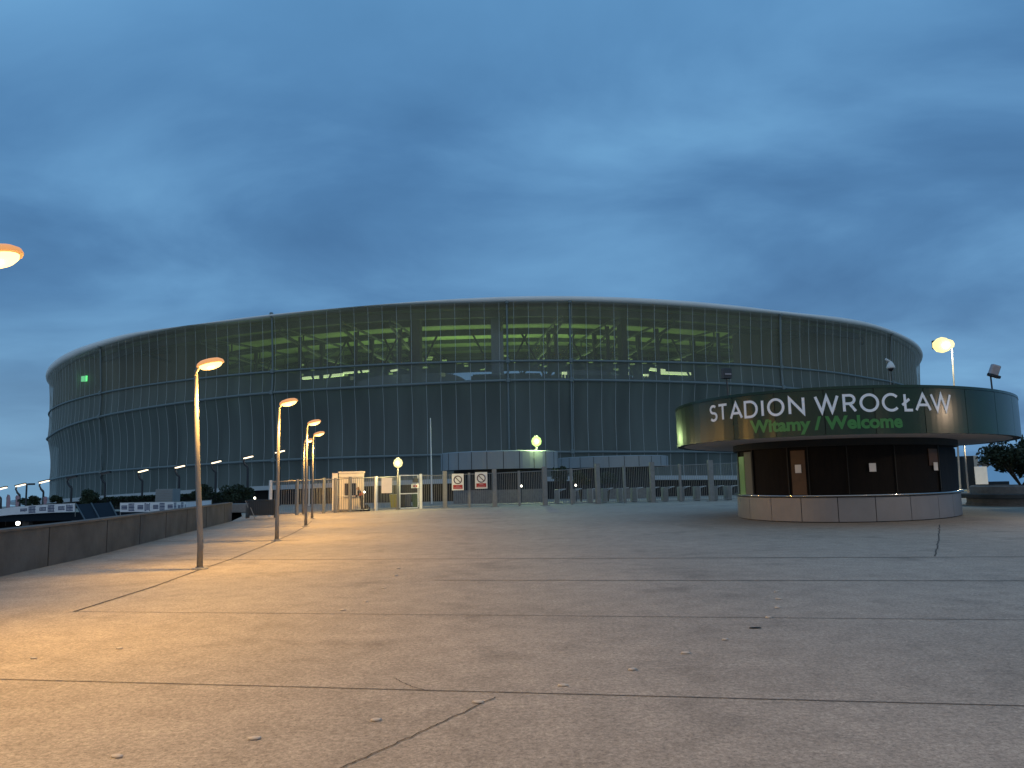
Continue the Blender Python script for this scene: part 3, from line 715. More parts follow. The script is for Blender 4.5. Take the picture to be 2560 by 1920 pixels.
# ------------------------------------------------------------------ yellow, green and mast lamps
def post_lamp(name, lab, base, head, r_pole, r_head, lens, col, pw, foot=0.12):
    r = thing(name, lab, 'lamp', tuple(base))
    a = MB(); a.tube([base, (head.x, head.y, head.z-r_head*.7)], [r_pole*1.2, r_pole*.8], 8); a.lathe(base, [(foot, 0), (foot, .03), (foot*.5, .05)], 10); a.build('pole', 'pole_paint', r)
    a = MB(); a.lathe(head, [(r_head*.35, -r_head), (r_head*.85, -r_head*.6), (r_head, 0), (r_head*.8, r_head*.6), (r_head*.3, r_head*.95)], 14); a.build('lens', lens, r, True)
    a = MB(); a.lathe(head, [(r_head*.34, r_head*.96), (r_head*.5, r_head*1.05), (r_head*.1, r_head*1.2)], 12); a.build('cap', 'galv', r)
    light('lamp_light', 'POINT', tuple(head-Vector(base)+Vector((0, -r_head-.25, -.05))), pw, col, r, .15)
    return r
p = ground(994, 1275); hd = at(995, 1157, p.y-.2); post_lamp('post_lamp', 'bright yellow globe lamp on a post beside the fence gate', Vector((p.x, p.y-.2, 0)), hd, .045, .30, 'warm_lens', (1.0, .84, .36), 420)
hd = at(1341, 1103, 63.5); post_lamp('roof_lamp', 'bright green-white lamp standing on the roof of the pale round kiosk', Vector((hd.x, hd.y, at(1250, 1128, 62).z+.1)), hd, .06, .42, 'green_lens', (.72, 1.0, .40), 700)
hd = at(2355, 862, 60); bs = Vector((at(2400, 1220, 60).x, 60, drop(60)))
r = thing('lamp_mast', 'tall thin mast with a dazzling yellow-white lamp behind the kiosk roof', 'lamp', tuple(bs))
a = MB(); a.tube([bs, (hd.x+.75, 60, hd.z-.3), (hd.x+.55, 60, hd.z+.15)], [.08, .05, .04], 8); a.build('pole', 'galv', r)
a = MB(); a.lathe(hd, [(.1, -.62), (.45, -.5), (.68, -.15), (.66, .2), (.35, .5), (.05, .6)], 16); a.lathe(hd+Vector((.62, 0, .05)), [(.06, -.38), (.28, -.25), (.33, .0), (.24, .25), (.05, .36)], 12); a.build('lens', 'warm_lens', r, True)
a = MB(); a.box((hd.x+.3, 60.55, hd.z+.1), (1.5, .3, .7)); a.build('housing', 'dark_pole', r, bevel=.06)
light('lamp_light', 'POINT', (hd.x-bs.x, -.9, hd.z-bs.z-.2), 2200, (1.0, .84, .5), r, .5)

# ------------------------------------------------------------------ fence
FP = [ground(675, 1291), ground(742, 1288), ground(809, 1283.5), ground(838, 1281), ground(875, 1278), ground(939, 1275.5), ground(995, 1274), ground(1052, 1271.5),
      ground(1113, 1270), ground(1174, 1268.5), ground(1237, 1267), ground(1299, 1265.3), ground(1363, 1263.5), ground(1430, 1261.5), ground(1496, 1260), ground(1563, 1257.8), ground(1633, 1256), ground(1703, 1254.5), ground(1780, 1253), ground(1850, 1251), ground(1930, 1249)]
def at_g(x, Y): p = at(x, 1270, Y); return Vector((p.x, Y, 0))
FP[3] = at_g(838, 46.5); FP[4] = at_g(875, 46.9); FP[5] = at_g(939, 48.2)
TOPY = {0: 1202, 1: 1199, 2: 1196, 3: 1196, 4: 1193, 5: 1192, 6: 1189, 7: 1186, 8: 1186, 9: 1183, 10: 1181, 11: 1178, 12: 1175, 13: 1172, 14: 1167, 15: 1165, 16: 1163, 17: 1161, 18: 1158, 19: 1155, 20: 1153}
PX = [675, 742, 809, 838, 875, 939, 995, 1052, 1113, 1174, 1237, 1299, 1363, 1430, 1496, 1563, 1633, 1703, 1780, 1850, 1930]
ft = [at(PX[i], TOPY[i], FP[i].y).z for i in range(len(FP))]
THICK = {8: .26, 10: .27, 12: .28, 14: .28, 16: .29, 18: .34, 20: .32}
fn = thing('fence', 'long grey bar fence with square posts between the plaza and the stadium forecourt', 'fence', tuple(FP[8]))
for i, p in enumerate(FP):
    wd = THICK.get(i, .14 if i not in (5, 7) else .17); hgt = ft[i]+(.22 if i in THICK else .03)
    a = MB(); rz = math.atan2(FP[min(i+1, 20)].y-FP[max(i-1, 0)].y, FP[min(i+1, 20)].x-FP[max(i-1, 0)].x)
    a.box((p.x, p.y, hgt/2), (wd, wd if wd < .3 else .2, hgt), rz)
    if i in THICK: a.box((p.x, p.y, .02), (wd+.3, .4, .04), rz)
    a.build('post', 'white_paint' if i in (0, 5, 7) else 'galv', fn)
for i in range(len(FP)-1):
    if i == 6: continue
    p, q = FP[i], FP[i+1]; d = (q-p); L = d.length; u = d/L; rz = math.atan2(u.y, u.x); a = MB(); n = int(L/.135)
    z0 = .10; m0 = (THICK.get(i, .14))/2; m1 = (THICK.get(i+1, .14))/2
    for k in range(n):
        s = m0+.05+(L-m0-m1-.1)*k/max(1, n-1); h = ft[i]+(ft[i+1]-ft[i])*s/L-.04; c = p+u*s
        a.box((c.x, c.y, (z0+h)/2), (.022, .022, h-z0), rz)
    for zz0, zz1 in ((ft[i]-.06, ft[i+1]-.06), (.12, .12)):
        a.tube([p+u*m0+Vector((0, -.02, zz0)), q-u*m1+Vector((0, -.02, zz1))], .028, 6)
    a.build('panel', 'galv', fn)
# gate leaf
gt = thing('gate', 'narrow open-barred gate with bright frame beside the yellow lamp', 'gate', tuple(FP[6]))
p, q = FP[6]+Vector((.1, -.05, 0)), FP[7]+Vector((-.14, -.05, 0)); u = (q-p).normalized(); L = (q-p).length; rz = math.atan2(u.y, u.x); a = MB(); h = ft[7]-.02
for s in (0.03, L-.03): a.box((p.x+u.x*s, p.y+u.y*s, h/2+.05), (.06, .05, h-.1), rz)
for zz in (.08, 1.0, h-.03): a.box((p.x+u.x*L/2, p.y+u.y*L/2, zz), (L-.14, .045, .06), rz)
a.build('frame', 'white_paint', gt); a = MB()
for k in range(9): s = .12+(L-.24)*k/8; a.box((p.x+u.x*s, p.y+u.y*s, h/2+.05), (.022, .022, h-.25), rz)
a.build('bars', 'galv', gt)

def sign_plate(name, lab, x0, x1, y0, y1, Y, group=None, m='white_paint'):
    p0, p1 = at(x0, y1, Y), at(x1, y0, Y); r = thing(name, lab, 'sign', ((p0.x+p1.x)/2, Y, p0.z), 0, group)
    a = MB(); a.box(((p0.x+p1.x)/2, Y, (p0.z+p1.z)/2), (p1.x-p0.x, .012, p1.z-p0.z)); a.build('board', m, r); return r, p0, p1
for k, (x0, x1, y0, y1, lab) in enumerate(((1130, 1159, 1184, 1226, 'white prohibition sign with red strip, left one of the pair on the fence'), (1188, 1218, 1180, 1222, 'white prohibition sign with red strip, right one of the pair on the fence'))):
    Y = 50.85+.1*k; r, p0, p1 = sign_plate('prohibition_sign', lab, x0, x1, y0, y1, Y, 'prohibition signs on the fence')
    w_ = p1.x-p0.x; h_ = p1.z-p0.z; cx, cz = (p0.x+p1.x)/2, p0.z+h_*.63; rr = w_*.32; a = MB()
    a.tube([(cx+rr*math.cos(2*PI*i/28), Y-.012, cz+rr*math.sin(2*PI*i/28)) for i in range(29)], .032, 4, False)
    a.box((cx, Y-.0135, cz), (rr*2, .015, .05), 0, 0, R_(45)); a.build('pictogram', 'ring_dark', r)
    a = MB(); a.box((cx, Y-.0115, p0.z+h_*.205), (w_*.80, .012, h_*.24)); st_ = a.build('caption', 'red', r)
    a = MB(); a.box((cx, Y-.0195, p0.z+h_*.25), (w_*.34, .006, .035)); a.box((cx, Y-.0195, p0.z+h_*.15), (w_*.62, .006, .035)); a.build('lettering', 'flag_pink', st_)
sign_plate('notice_board', 'blank white notice board on the fence left of the yellow lamp', 953.5, 980, 1194.5, 1233, FP[5].y+.05)
r, p0, p1 = sign_plate('gate_sign', 'small white sign with two marks on the gate', 1028, 1047.5, 1210, 1220.5, FP[7].y-.18)
a = MB()
for f in (.38, .68): a.lathe((p0.x+(p1.x-p0.x)*f, FP[7].y-.187, (p0.z+p1.z)/2), [(.065, 0), (.065, .006)], 10, m=Matrix.Rotation(PI/2, 3, 'X'))
a.build('marks', 'red', r)
sign_plate('gate_plate', 'dark plate above the small white gate sign', 1031, 1046, 1196, 1206.5, FP[7].y-.18, m='barrier_grey')

# turnstiles behind the fence
def turnstile(lab):
    r = thing('turnstile', lab, 'turnstile', (0, 0, 0), 0, 'turnstiles behind the fence')
    a = MB(); a.box((0, 0, .50), (.30, 1.1, 1.0)); a.build('cabinet', 'galv', r, bevel=.02)
    a = MB(); a.tube([(.15, -.5, .0), (.15, -.5, 1.0), (.62, -.5, 1.02)], .03, 6); a.build('guard_rail', 'white_paint', r)
    a = MB()
    for k in range(3): t = 2*PI*k/3+.5; a.tube([(.17, -.1, .85), (.17+.42*abs(math.cos(t))+.05, -.1, .85+.32*math.sin(t))], .022, 6)
    a.build('rotor_arms', 'steel_ledge', r)
    return r
TX = [1392, 1432, 1475, 1511, 1549, 1585, 1625, 1662, 1702, 1742, 1785, 1820]
t0 = turnstile('first turnstile cabinet from the left behind the bar fence')
ORD = ['first', 'second', 'third', 'fourth', 'fifth', 'sixth', 'seventh', 'eighth', 'ninth', 'tenth', 'eleventh', 'twelfth']
for i, x in enumerate(TX):
    Y = 55.5+.6*i/11; p = at(x, 1250, Y); o = t0 if i == 0 else dup(t0, label=ORD[i]+' turnstile cabinet from the left behind the bar fence'); o.location = (p.x, Y, 0)

# wheelie bins by the gate
def bin_(lab, m, x, Y):
    p = at(x, 1270, Y); r = thing('waste_bin', lab, 'bin', (p.x, Y, 0), 0, 'wheeled bins by the gate')
    a = MB(); a.grid([[(p.x+sx*w_, Y+sy*w_, z) for sx, sy in ((-1, -1), (1, -1), (1, 1), (-1, 1))] for z, w_ in ((.06, .17), (.86, .23))], True); a.add([(p.x-.17, Y-.17, .06), (p.x+.17, Y-.17, .06), (p.x+.17, Y+.17, .06), (p.x-.17, Y+.17, .06)], [(0, 1, 2, 3)]); a.build('body', m, r)
    a = MB(); a.box((p.x, Y, .91), (.50, .52, .07), 0, .08); a.tube([(p.x-.2, Y+.28, .93), (p.x+.2, Y+.28, .93)], .02, 6); a.build('lid', m, r, bevel=.02)
    a = MB()
    for s in (-.2, .2): a.tube([(p.x+s-.03, Y+.2, .09), (p.x+s+.03, Y+.2, .09)], .09, 10)
    a.build('wheels', 'black_bin', r)
bin_('yellow wheeled bin left of the gate post', 'yellow_bin', 984, 52.0); bin_('black wheeled bin just right of the gate post', 'black_bin', 1005, 52.2)
bin_('dark blue wheeled bin in the middle behind the gate', 'blue_bin', 1020, 52.4); bin_('dark green wheeled bin at the right end behind the gate', 'green_bin', 1039, 52.6)

# guard booth
BY = 48.4
p0, p1 = at(834, 1280, BY), at(909, 1278, BY); zt = at(860, 1183, BY).z
bt = thing('guard_booth', 'cream ribbed guard booth lit orange beside the fence', 'booth', ((p0.x+p1.x)/2, BY, 0))
W0, W1 = p0.x+.34, p1.x
x0w, x1w = at(860, 1220, BY).x, at(892, 1220, BY).x; z0w, z1w = at(875, 1239, BY).z, at(875, 1208.5, BY).z
a = MB()
for (xa, xb, za, zb) in ((W0, x0w, .12, zt), (x1w, W1, .12, zt), (x0w, x1w, .12, z0w), (x0w, x1w, z1w, zt)):
    a.box(((xa+xb)/2, BY, (za+zb)/2), (xb-xa, .06, zb-za)); n = max(1, int((xb-xa)/.115))
    for k in range(n): a.box((xa+(xb-xa)*(k+.5)/n, BY-.04, (za+zb)/2), (.055, .022, zb-za-.02))
a.box((W1-.03, BY+1.1, (zt+.12)/2), (.06, 2.1, zt-.12)); a.box((W0+.03, BY+1.1, (zt+.12)/2), (.06, 2.1, zt-.12)); a.box(((W0+W1)/2, BY+2.2, (zt+.12)/2), (W1-W0, .06, zt-.12))
a.build('wall', 'booth_white', bt)
a = MB(); a.box(((W0+W1)/2, BY+1.08, zt+.05), (W1-W0+.12, 2.4, .1)); a.box(((W0+W1)/2, BY-.07, zt-.14), (W1-W0, .06, .2)); a.build('roof', 'booth_white', bt)
a = MB(); a.box(((W0+W1)/2, BY+1.08, .06), (W1-W0, 2.2, .12)); a.build('plinth', 'barrier_grey', bt)
a = MB(); a.box(((x0w+x1w)/2, BY+.03, (z0w+z1w)/2), (x1w-x0w, .02, z1w-z0w)); wn = a.build('window', 'glass_dark', bt)
a = MB(); a.box(((x0w+x1w)/2, BY-.10, z0w-.03), (x1w-x0w+.1, .16, .06)); a.build('sill', 'white_paint', wn)
a = MB()
for xx in (x0w+.02, (x0w+x1w)/2, x1w-.02): a.box((xx, BY-.035, (z0w+z1w)/2), (.04, .03, z1w-z0w))
a.build('window_frame', 'booth_white', wn)
bt.rotation_euler = (0, 0, R_(13))
cab = thing('booth_side', 'narrow tall cream box added as the left side face of the guard booth', 'cabinet', (p0.x+.15, BY-.2, 0))  # added box in place of the booth's left side wall
a = MB(); a.box((p0.x+.14, BY-.15, zt/2+.03), (.34, .4, zt-.05)); a.build('body', 'booth_white', cab, bevel=.015)
a = MB(); a.box((p0.x+.14, BY-.36, .62), (.30, .02, 1.0)); a.build('door', 'white_paint', cab); a = MB(); a.box((p0.x+.14, BY-.36, 1.75), (.30, .02, .95)); a.build('door', 'white_paint', cab)

# person leaning at the booth
PXC = at(904, 1272, 47.85).x
pr = thing('person', 'person in dark clothes and orange vest leaning toward the booth window', 'person', (PXC, 47.85, 0)); pr.scale = (.95, .95, .95)
def skinned(name, verts, edges, radii, m, parent, sub=2, root=0):
    me = bpy.data.meshes.new(name); me.from_pydata(verts, edges, []); o = bpy.data.objects.new(name, me); COL.objects.link(o); o.parent = parent
    s = o.modifiers.new('skin', 'SKIN')
    for i, r in enumerate(radii):
        v = me.skin_vertices[0].data[i]; v.radius = r if isinstance(r, tuple) else (r, r); v.use_root = (i == root)
    u = o.modifiers.new('sub', 'SUBSURF'); u.levels = sub; u.render_levels = sub
    me.materials.append(MT[m]); return o
v = [(0, 0, .86), (-.03, 0, 1.02), (-.10, 0, 1.18), (-.17, 0, 1.30), (-.215, 0, 1.37),
     (.01, -.09, .82), (.03, -.10, .46), (.05, -.10, .09), (-.08, -.11, .03), (.01, .09, .82), (-.04, .10, .46), (-.01, .10, .09), (-.14, .11, .03),
     (-.16, -.17, 1.28), (-.20, -.21, 1.04), (-.36, -.16, .96), (-.16, .17, 1.28), (-.24, .20, 1.05), (-.42, .14, 1.00)]
e = [(0, 1), (1, 2), (2, 3), (3, 4), (0, 5), (5, 6), (6, 7), (7, 8), (0, 9), (9, 10), (10, 11), (11, 12), (3, 13), (13, 14), (14, 15), (3, 16), (16, 17), (17, 18)]
rd = [(.17, .14), (.16, .13), (.18, .135), (.15, .11), .06, .115, .085, .06, .05, .115, .085, .06, .05, .075, .06, .042, .075, .06, .042]
body = skinned('body', v, e, rd, 'cloth_dark', pr)
hv = [(-.225, 0, 1.36), (-.245, 0, 1.43), (-.262, 0, 1.50), (-.268, 0, 1.56), (-.335, 0, 1.475), (-.34, 0, 1.44)]
skinned('head', hv, [(0, 1), (1, 2), (2, 3), (2, 4), (1, 5)], [.05, .072, .086, .06, .018, .02], 'skin', pr)
skinned('hair', [(-.235, 0, 1.58), (-.205, 0, 1.50), (-.17, 0, 1.38), (-.13, 0, 1.27)], [(0, 1), (1, 2), (2, 3)], [.075, .085, .06, .035], 'hair', pr)
for sy in (-1, 1):
    hx, hy, hz_ = (-.37, -.155, .955) if sy < 0 else (-.43, .135, 1.0)
    vv = [(hx, hy, hz_), (hx-.06, hy, hz_-.005)]; ee = [(0, 1)]; rr_ = [.026, .03]
    for k, (dy, ln) in enumerate(((-.028, .052), (-.010, .062), (.010, .058), (.028, .044))):
        vv += [(hx-.075, hy+dy, hz_-.008), (hx-.075-ln*.6, hy+dy, hz_-.014), (hx-.075-ln, hy+dy, hz_-.028)]; b0 = 2+3*k; ee += [(1, b0), (b0, b0+1), (b0+1, b0+2)]; rr_ += [.010, .009, .008]
    b0 = len(vv); vv += [(hx-.03, hy-.035*sy, hz_), (hx-.06, hy-.05*sy, hz_-.006)]; ee += [(0, b0), (b0, b0+1)]; rr_ += [.011, .009]
    skinned('hand', vv, ee, rr_, 'skin', pr, 1)
skinned('vest', [(-.02, 0, .96), (-.06, 0, 1.08), (-.11, 0, 1.18), (-.165, 0, 1.29)], [(0, 1), (1, 2), (2, 3)], [(.185, .155), (.192, .158), (.20, .155), (.16, .12)], 'vest_orange', pr)
bg_ = at(917, 1272, 48.6); tag(MB().lathe((bg_.x, 48.6, 0), [(.20, 0), (.23, .12), (.17, .26), (.07, .38), (.03, .40)], 12, 1, .7).build('bag', 'cloth_dark', smooth=True), 'dark bag on the ground beside the person at the booth', 'bag')

# stacked crowd barriers at the end of the wall
bb = ground(650, 1298)
cb = thing('barrier_stack', 'dark stack of crowd barriers beside the end of the parapet wall', 'barrier', tuple(bb))
for k in range(5):
    a = MB(); x0, x1, yy, h = bb.x-.72, bb.x+.72, bb.y+.12*k, .96
    a.tube([(x0, yy, .05), (x0, yy, h), (x1, yy, h), (x1, yy, .05)], .022, 6); a.tube([(x0, yy, .2), (x1, yy, .2)], .016, 6)
    for q in range(15): xx = x0+(x1-x0)*(q+.5)/15; a.tube([(xx, yy, .2), (xx, yy, h)], .009, 5)
    a.box(((x0+x1)/2+.05, yy+.03, .55), (1.3, .01, .72))
    a.build('barrier', 'barrier_grey', cb)
a = MB(); a.tube([(bb.x-.75, bb.y-.05, .95), (bb.x-.6, bb.y-.06, .6)], .022, 6); a.tube([(bb.x-.48, bb.y-.05, .6), (bb.x-.22, bb.y-.07, .02)], .022, 6); a.build('brace', 'galv', cb)
# slim white masts
for x, yt, yb, Y, lab in ((1080, 1045, 1241, 60, 'slim white flagpole without flag left of the pale round kiosk'), (773, 1165, 1259, 66, 'slim white flagpole without flag behind the orange street lamps')):
    b0, t0_ = at(x, yb, Y), at(x-(4 if x > 1000 else 0), yt, Y); r = thing('flagpole', lab, 'flagpole', (b0.x, Y, drop(Y))); a = MB(); a.tube([(b0.x, Y, drop(Y)), t0_], [.07, .035], 8); a.build('pole', 'white_paint', r)
    a = MB(); a.lathe((b0.x, Y, drop(Y)), [(.2, 0), (.2, .04), (.1, .08)], 10); a.build('base', 'galv', r)
# bollard lights
for i, (x, y, Y, lab) in enumerate(((637, 1245, 60, 'tiny lit bollard lamp above the stack of barriers'), (911, 1230, 60, 'tiny lit bollard lamp behind the person at the booth'), (1303, 1215, 61.0, 'tiny lit bollard lamp in front of the nearer pale kiosk'), (1439, 1213, 62, 'tiny lit bollard lamp before the dark hedge left of the turnstiles'))):
    h_ = at(x, y, Y); r = thing('bollard_lamp', lab, 'lamp', (h_.x, Y, drop(Y)), 0, 'lit bollard lamps'); a = MB(); a.tube([(h_.x, Y, drop(Y)), (h_.x, Y, h_.z-.08)], .05, 8); a.build('post', 'dark_pole', r)
    a = MB(); a.lathe(h_, [(.03, -.09), (.075, -.05), (.08, .02), (.03, .08)], 10); a.build('lens', 'dot_lens', r, True)

# ------------------------------------------------------------------ shrubs
def foliage(c, rad, n, leaf, seed, clumps=9):
    rnd = random.Random(seed); a = MB(); cs = []
    for _ in range(clumps):
        th = rnd.uniform(0, 2*PI); ph = rnd.uniform(-.5, 1.0); rr = rnd.uniform(.35, .8)
        cs.append((Vector((math.cos(th)*math.cos(ph)*rad[0]*rr, math.sin(th)*math.cos(ph)*rad[1]*rr, math.sin(ph)*rad[2]*rr)), rnd.uniform(.28, .5)))
    for _ in range(n):
        b, q = rnd.choice(cs); d = Vector((rnd.gauss(0, 1), rnd.gauss(0, 1), rnd.gauss(0, 1))).normalized()*(rnd.random()**.4)
        p = Vector(c)+b+Vector((d.x*rad[0]*q, d.y*rad[1]*q, d.z*rad[2]*q)); s = leaf*rnd.uniform(.6, 1.3)
        u = Vector((rnd.uniform(-1, 1), rnd.uniform(-1, 1), rnd.uniform(-1, 1))).normalized(); w_ = u.cross(Vector((rnd.uniform(-1, 1), rnd.uniform(-1, 1), .3))).normalized()
        a.add([p-u*s, p+w_*s*.45, p+u*s, p-w_*s*.45], [(0, 1, 2, 3)])
    return a
def shrub(lab, c, rad, n, leaf, seed, zg, group='dark shrubs', clumps=9, name='shrub'):
    r = thing(name, lab, 'shrub', (c[0], c[1], zg), 0, group)
    foliage(c, rad, n, leaf, seed, clumps).build('foliage', 'leaf', r)
    a = MB(); rnd = random.Random(seed)
    for k in range(5): t = rnd.uniform(0, 2*PI); a.tube([(c[0], c[1], zg), (c[0]+rad[0]*.25*math.cos(t), c[1]+rad[1]*.25*math.sin(t), c[2]-rad[2]*.4), (c[0]+rad[0]*.6*math.cos(t), c[1]+rad[1]*.6*math.sin(t), c[2]+rad[2]*.3)], [.05, .035, .012], 6)
    a.build('stem', 'bark', r)
def px_shrub(lab, x0, x1, y0, y1, Y, n, leaf, seed, **k):
    p = at((x0+x1)/2, (y0+y1)/2, Y); hw = (x1-x0)/2/F*Y; hh = (y1-y0)/2/F*Y
    shrub(lab, (p.x, Y, p.z), (hw, hw*.8, hh*1.15), n, leaf, seed, min(drop(Y), p.z-hh), **k)
px_shrub('dark round shrub farthest left behind the white banner', 47, 98, 1240, 1266, 70, 1500, .11, 1)
px_shrub('dark round shrub second from left above the banner end', 124, 160, 1238, 1262, 72, 1300, .11, 2)
px_shrub('dark shrub with raised crown between the two banners', 198, 258, 1224, 1266, 74, 2200, .11, 3)
px_shrub('dark bushy shrub half behind the near leaning street lamp', 472, 532, 1208, 1256, 72, 2200, .11, 4)
px_shrub('wide dark shrub left of the second street lamp', 548, 640, 1212, 1262, 68, 3200, .11, 5)
px_shrub('dark shrub behind the fence right of the pale kiosk body', 1368, 1424, 1164, 1222, 60, 2400, .10, 6)
px_shrub('dark shrub behind the fence left of the thick post', 1424, 1478, 1176, 1218, 61, 2000, .10, 7)
px_shrub('dark shrub behind the fence under the farther pale kiosk', 1492, 1545, 1176, 1218, 61, 2000, .10, 8)
# clipped hedge
hp = at(255, 1253, 84), at(590, 1240, 84)
a = MB(); rnd = random.Random(5)
for _ in range(9000):
    f = rnd.random(); p = hp[0].lerp(hp[1], f)+Vector((0, rnd.uniform(-.6, .6), rnd.uniform(-.65, .42))); s = .12*rnd.uniform(.6, 1.3); u = Vector((rnd.uniform(-1, 1), rnd.uniform(-1, 1), rnd.uniform(-1, 1))).normalized(); w_ = u.cross(Vector((.3, .5, 1))).normalized()
    a.add([p-u*s, p+w_*s*.6, p+u*s, p-w_*s*.6], [(0, 1, 2, 3)])
hg = thing('hedge', 'long black clipped hedge behind the white banner at the left', 'hedge', tuple(hp[0])); a.build('foliage', 'leaf', hg)
a = MB(); d = hp[1]-hp[0]; a.box((hp[0]+hp[1])/2+Vector((0, 0, -.45)), (d.length, .7, 1.2), math.atan2(d.y, d.x), 0, -math.atan2(d.z, math.hypot(d.x, d.y))); a.build('core', 'dark_wall', hg)

# planter with shrub at the right
pc = Vector((ground(2500, 1266).x+1.9, 38.0, 0))
pl = thing('planter', 'grey stone planter with projecting bench slab at the right edge', 'planter', tuple(pc))
a = MB(); a.lathe(pc, [(2.35, 0), (2.35, .10), (2.30, .14), (2.30, .36)], 40); a.build('base', 'stone', pl)
a = MB(); a.lathe(pc, [(2.62, .363), (2.65, .40), (2.65, .55), (2.62, .58)], 40); a.build('bench_slab', 'concrete_wall', pl)
a = MB(); a.lathe(pc, [(2.12, .583), (2.12, .92), (2.06, .95), (1.9, .95), (1.9, .86)], 40); a.build('upper_wall', 'stone', pl)
shrub('dark leafy shrub growing in the stone planter at the right edge', (pc.x+.1, pc.y, 2.05), (1.75, 1.5, 1.35), 5200, .10, 11, .86, 'dark shrubs', 13)
# far right clutter
def panel(name, lab, cat, x0, x1, y0, y1, Y, m, leg=True, th=.08):
    p0, p1 = at(x0, y1, Y), at(x1, y0, Y); r = thing(name, lab, cat, ((p0.x+p1.x)/2, Y, drop(Y))); a = MB(); a.box(((p0.x+p1.x)/2, Y, (p0.z+p1.z)/2), (p1.x-p0.x, th, p1.z-p0.z)); a.build('panel', m, r)
    if leg:
        a = MB()
        for xx in (p0.x+.06, p1.x-.06): a.tube([(xx, Y+th/2+.04, drop(Y)), (xx, Y+th/2+.04, p1.z)], .04, 6)
        a.build('frame', 'dark_pole', r)
    return r
panel('banner_stand', 'plain white banner stand behind the planter', 'banner', 2440, 2466, 1166, 1211, 60, 'white_paint')
panel('billboard', 'grey board in a dark frame behind the lamp pole', 'billboard', 2420, 2444, 1139, 1199, 64, 'canopy_white')
panel('container', 'dark blue container next to the kiosk edge', 'container', 2390, 2411, 1141, 1222, 62, 'container_blue', False, 2.4)
r = panel('low_wall', 'low dark blue wall behind the planter', 'wall', 2411, 2520, 1203, 1223, 66, 'container_blue', False, .3)
p = at(2462, 1162, 62); r = thing('signpost', 'small round-topped direction sign beside the shrub', 'sign', (p.x, 62, drop(62))); a = MB(); a.tube([(p.x, 62, drop(62)), (p.x, 62, p.z)], .05, 6); a.build('post', 'galv', r); a = MB(); a.box((p.x-.1, 61.93, p.z), (1.1, .05, .16)); a.lathe((p.x, 61.93, p.z+.08), [(.32, -.03), (.32, .03)], 14, m=Matrix.Rotation(PI/2, 3, 'X')); a.build('board', 'barrier_grey', r)
k0, k1 = ground(2385, 1229), ground(2500, 1231); a = MB(); a.box(((k0.x+k1.x)/2+1, k0.y, .06), (k1.x-k0.x+8, .35, .12)); tag(a.build('kerb', 'yellow_kerb', bevel=.02), 'pale yellow kerb crossing behind the kiosk and lamp pole', 'kerb')

# ------------------------------------------------------------------ left: deck edge, banners, lamps, flags
dk = thing('footbridge', 'grey concrete deck edge on columns below the white banners', 'bridge', (-40, 62, 0))
a = MB(); a.box((-62, 62.35, -.40), (76, .6, .62)); a.build('deck_edge', 'container_blue', dk)
a = MB(); a.box((-62, 68, -.72), (76, 11, .02)); a.build('deck_underside', 'dark_wall', dk)
a = MB(); a.box((-62, 76, -2.4), (76, .3, 3.3)); a.build('back_wall', 'dark_wall', dk)
for x in (-44, -39.5, -35.5, -31, -27): a = MB(); a.box((x, 63.2, -2.46), (.55, .55, 3.45)); a.build('column', 'stone', dk)
h_ = at(45, 1308, 66); r = thing('underpass_lamp', 'round bright lamp glowing in the dark underpass at far left', 'lamp', tuple(h_)); a = MB(); a.lathe(h_, [(.02, -.18), (.12, -.13), (.18, 0), (.12, .13), (.02, .18)], 12); a.build('globe', 'dot_lens', r, True); a = MB(); a.tube([h_+Vector((0, 0, .17)), (h_.x, h_.y, -.74)], .03, 6); a.build('rod', 'dark_pole', r)
light('lamp_light', 'POINT', (0, -.4, -.1), 40, (1, .85, .6), r, .15)
def banner(lab, pts, n, skip=0):
    r = thing('banner', lab, 'banner', (pts[0][0].x, pts[0][0].y, pts[0][0].z), 0, 'white printed banners on the railings')
    bot = [p for p, q in pts]; top = [q for p, q in pts]; a = MB(); a.grid([bot, top]); off = Vector((0, .03, 0)); a.grid([[p+off for p in bot], [p+off for p in top]]); a.grid([bot, [p+off for p in bot]]); a.grid([top, [p+off for p in top]]); a.build('cloth', 'banner', r)
    def uv(u, v_):
        f = u*(len(pts)-1); i = min(int(f), len(pts)-2); f -= i; b_ = bot[i].lerp(bot[i+1], f); t_ = top[i].lerp(top[i+1], f); return b_.lerp(t_, v_)+Vector((0, -.012, 0))
    a = MB(); rnd = random.Random(n)
    for k in range(skip, n):
        for (u0, u1, v0, v1) in ((.10, .46, .30, .70), (.54, .90, .12, .90)):
            for q in range(5):
                ua = k+u0+(u1-u0)*q/5; ub = ua+(u1-u0)/5*.62; va = v0+rnd.uniform(0, .08); vb = v1-rnd.uniform(0, .1)
                c_ = [uv(ua/n, va), uv(ub/n, va), uv(ub/n, vb), uv(ua/n, vb)]; a.add(c_, [(0, 1, 2, 3)])
            ua, ub = k+u0, k+u1
            for vv_ in (v0+.02, (v0+v1)/2, v1-.02):
                if rnd.random() < .7: c_ = [uv(ua/n, vv_-.04)+Vector((0, -.004, 0)), uv(ub/n, vv_-.04)+Vector((0, -.004, 0)), uv(ub/n, vv_+.04)+Vector((0, -.004, 0)), uv(ua/n, vv_+.04)+Vector((0, -.004, 0))]; a.add(c_, [(0, 1, 2, 3)])
    a.build('print', 'banner_ink', r)
    a = MB()
    for p, q in (pts[0], pts[-1]): a.tube([p+Vector((0, .08, -.4)), q+Vector((0, .08, .05))], .03, 6)
    a.tube([q+Vector((0, .08, 0)) for p, q in pts], .025, 6); a.build('railing', 'galv', r)
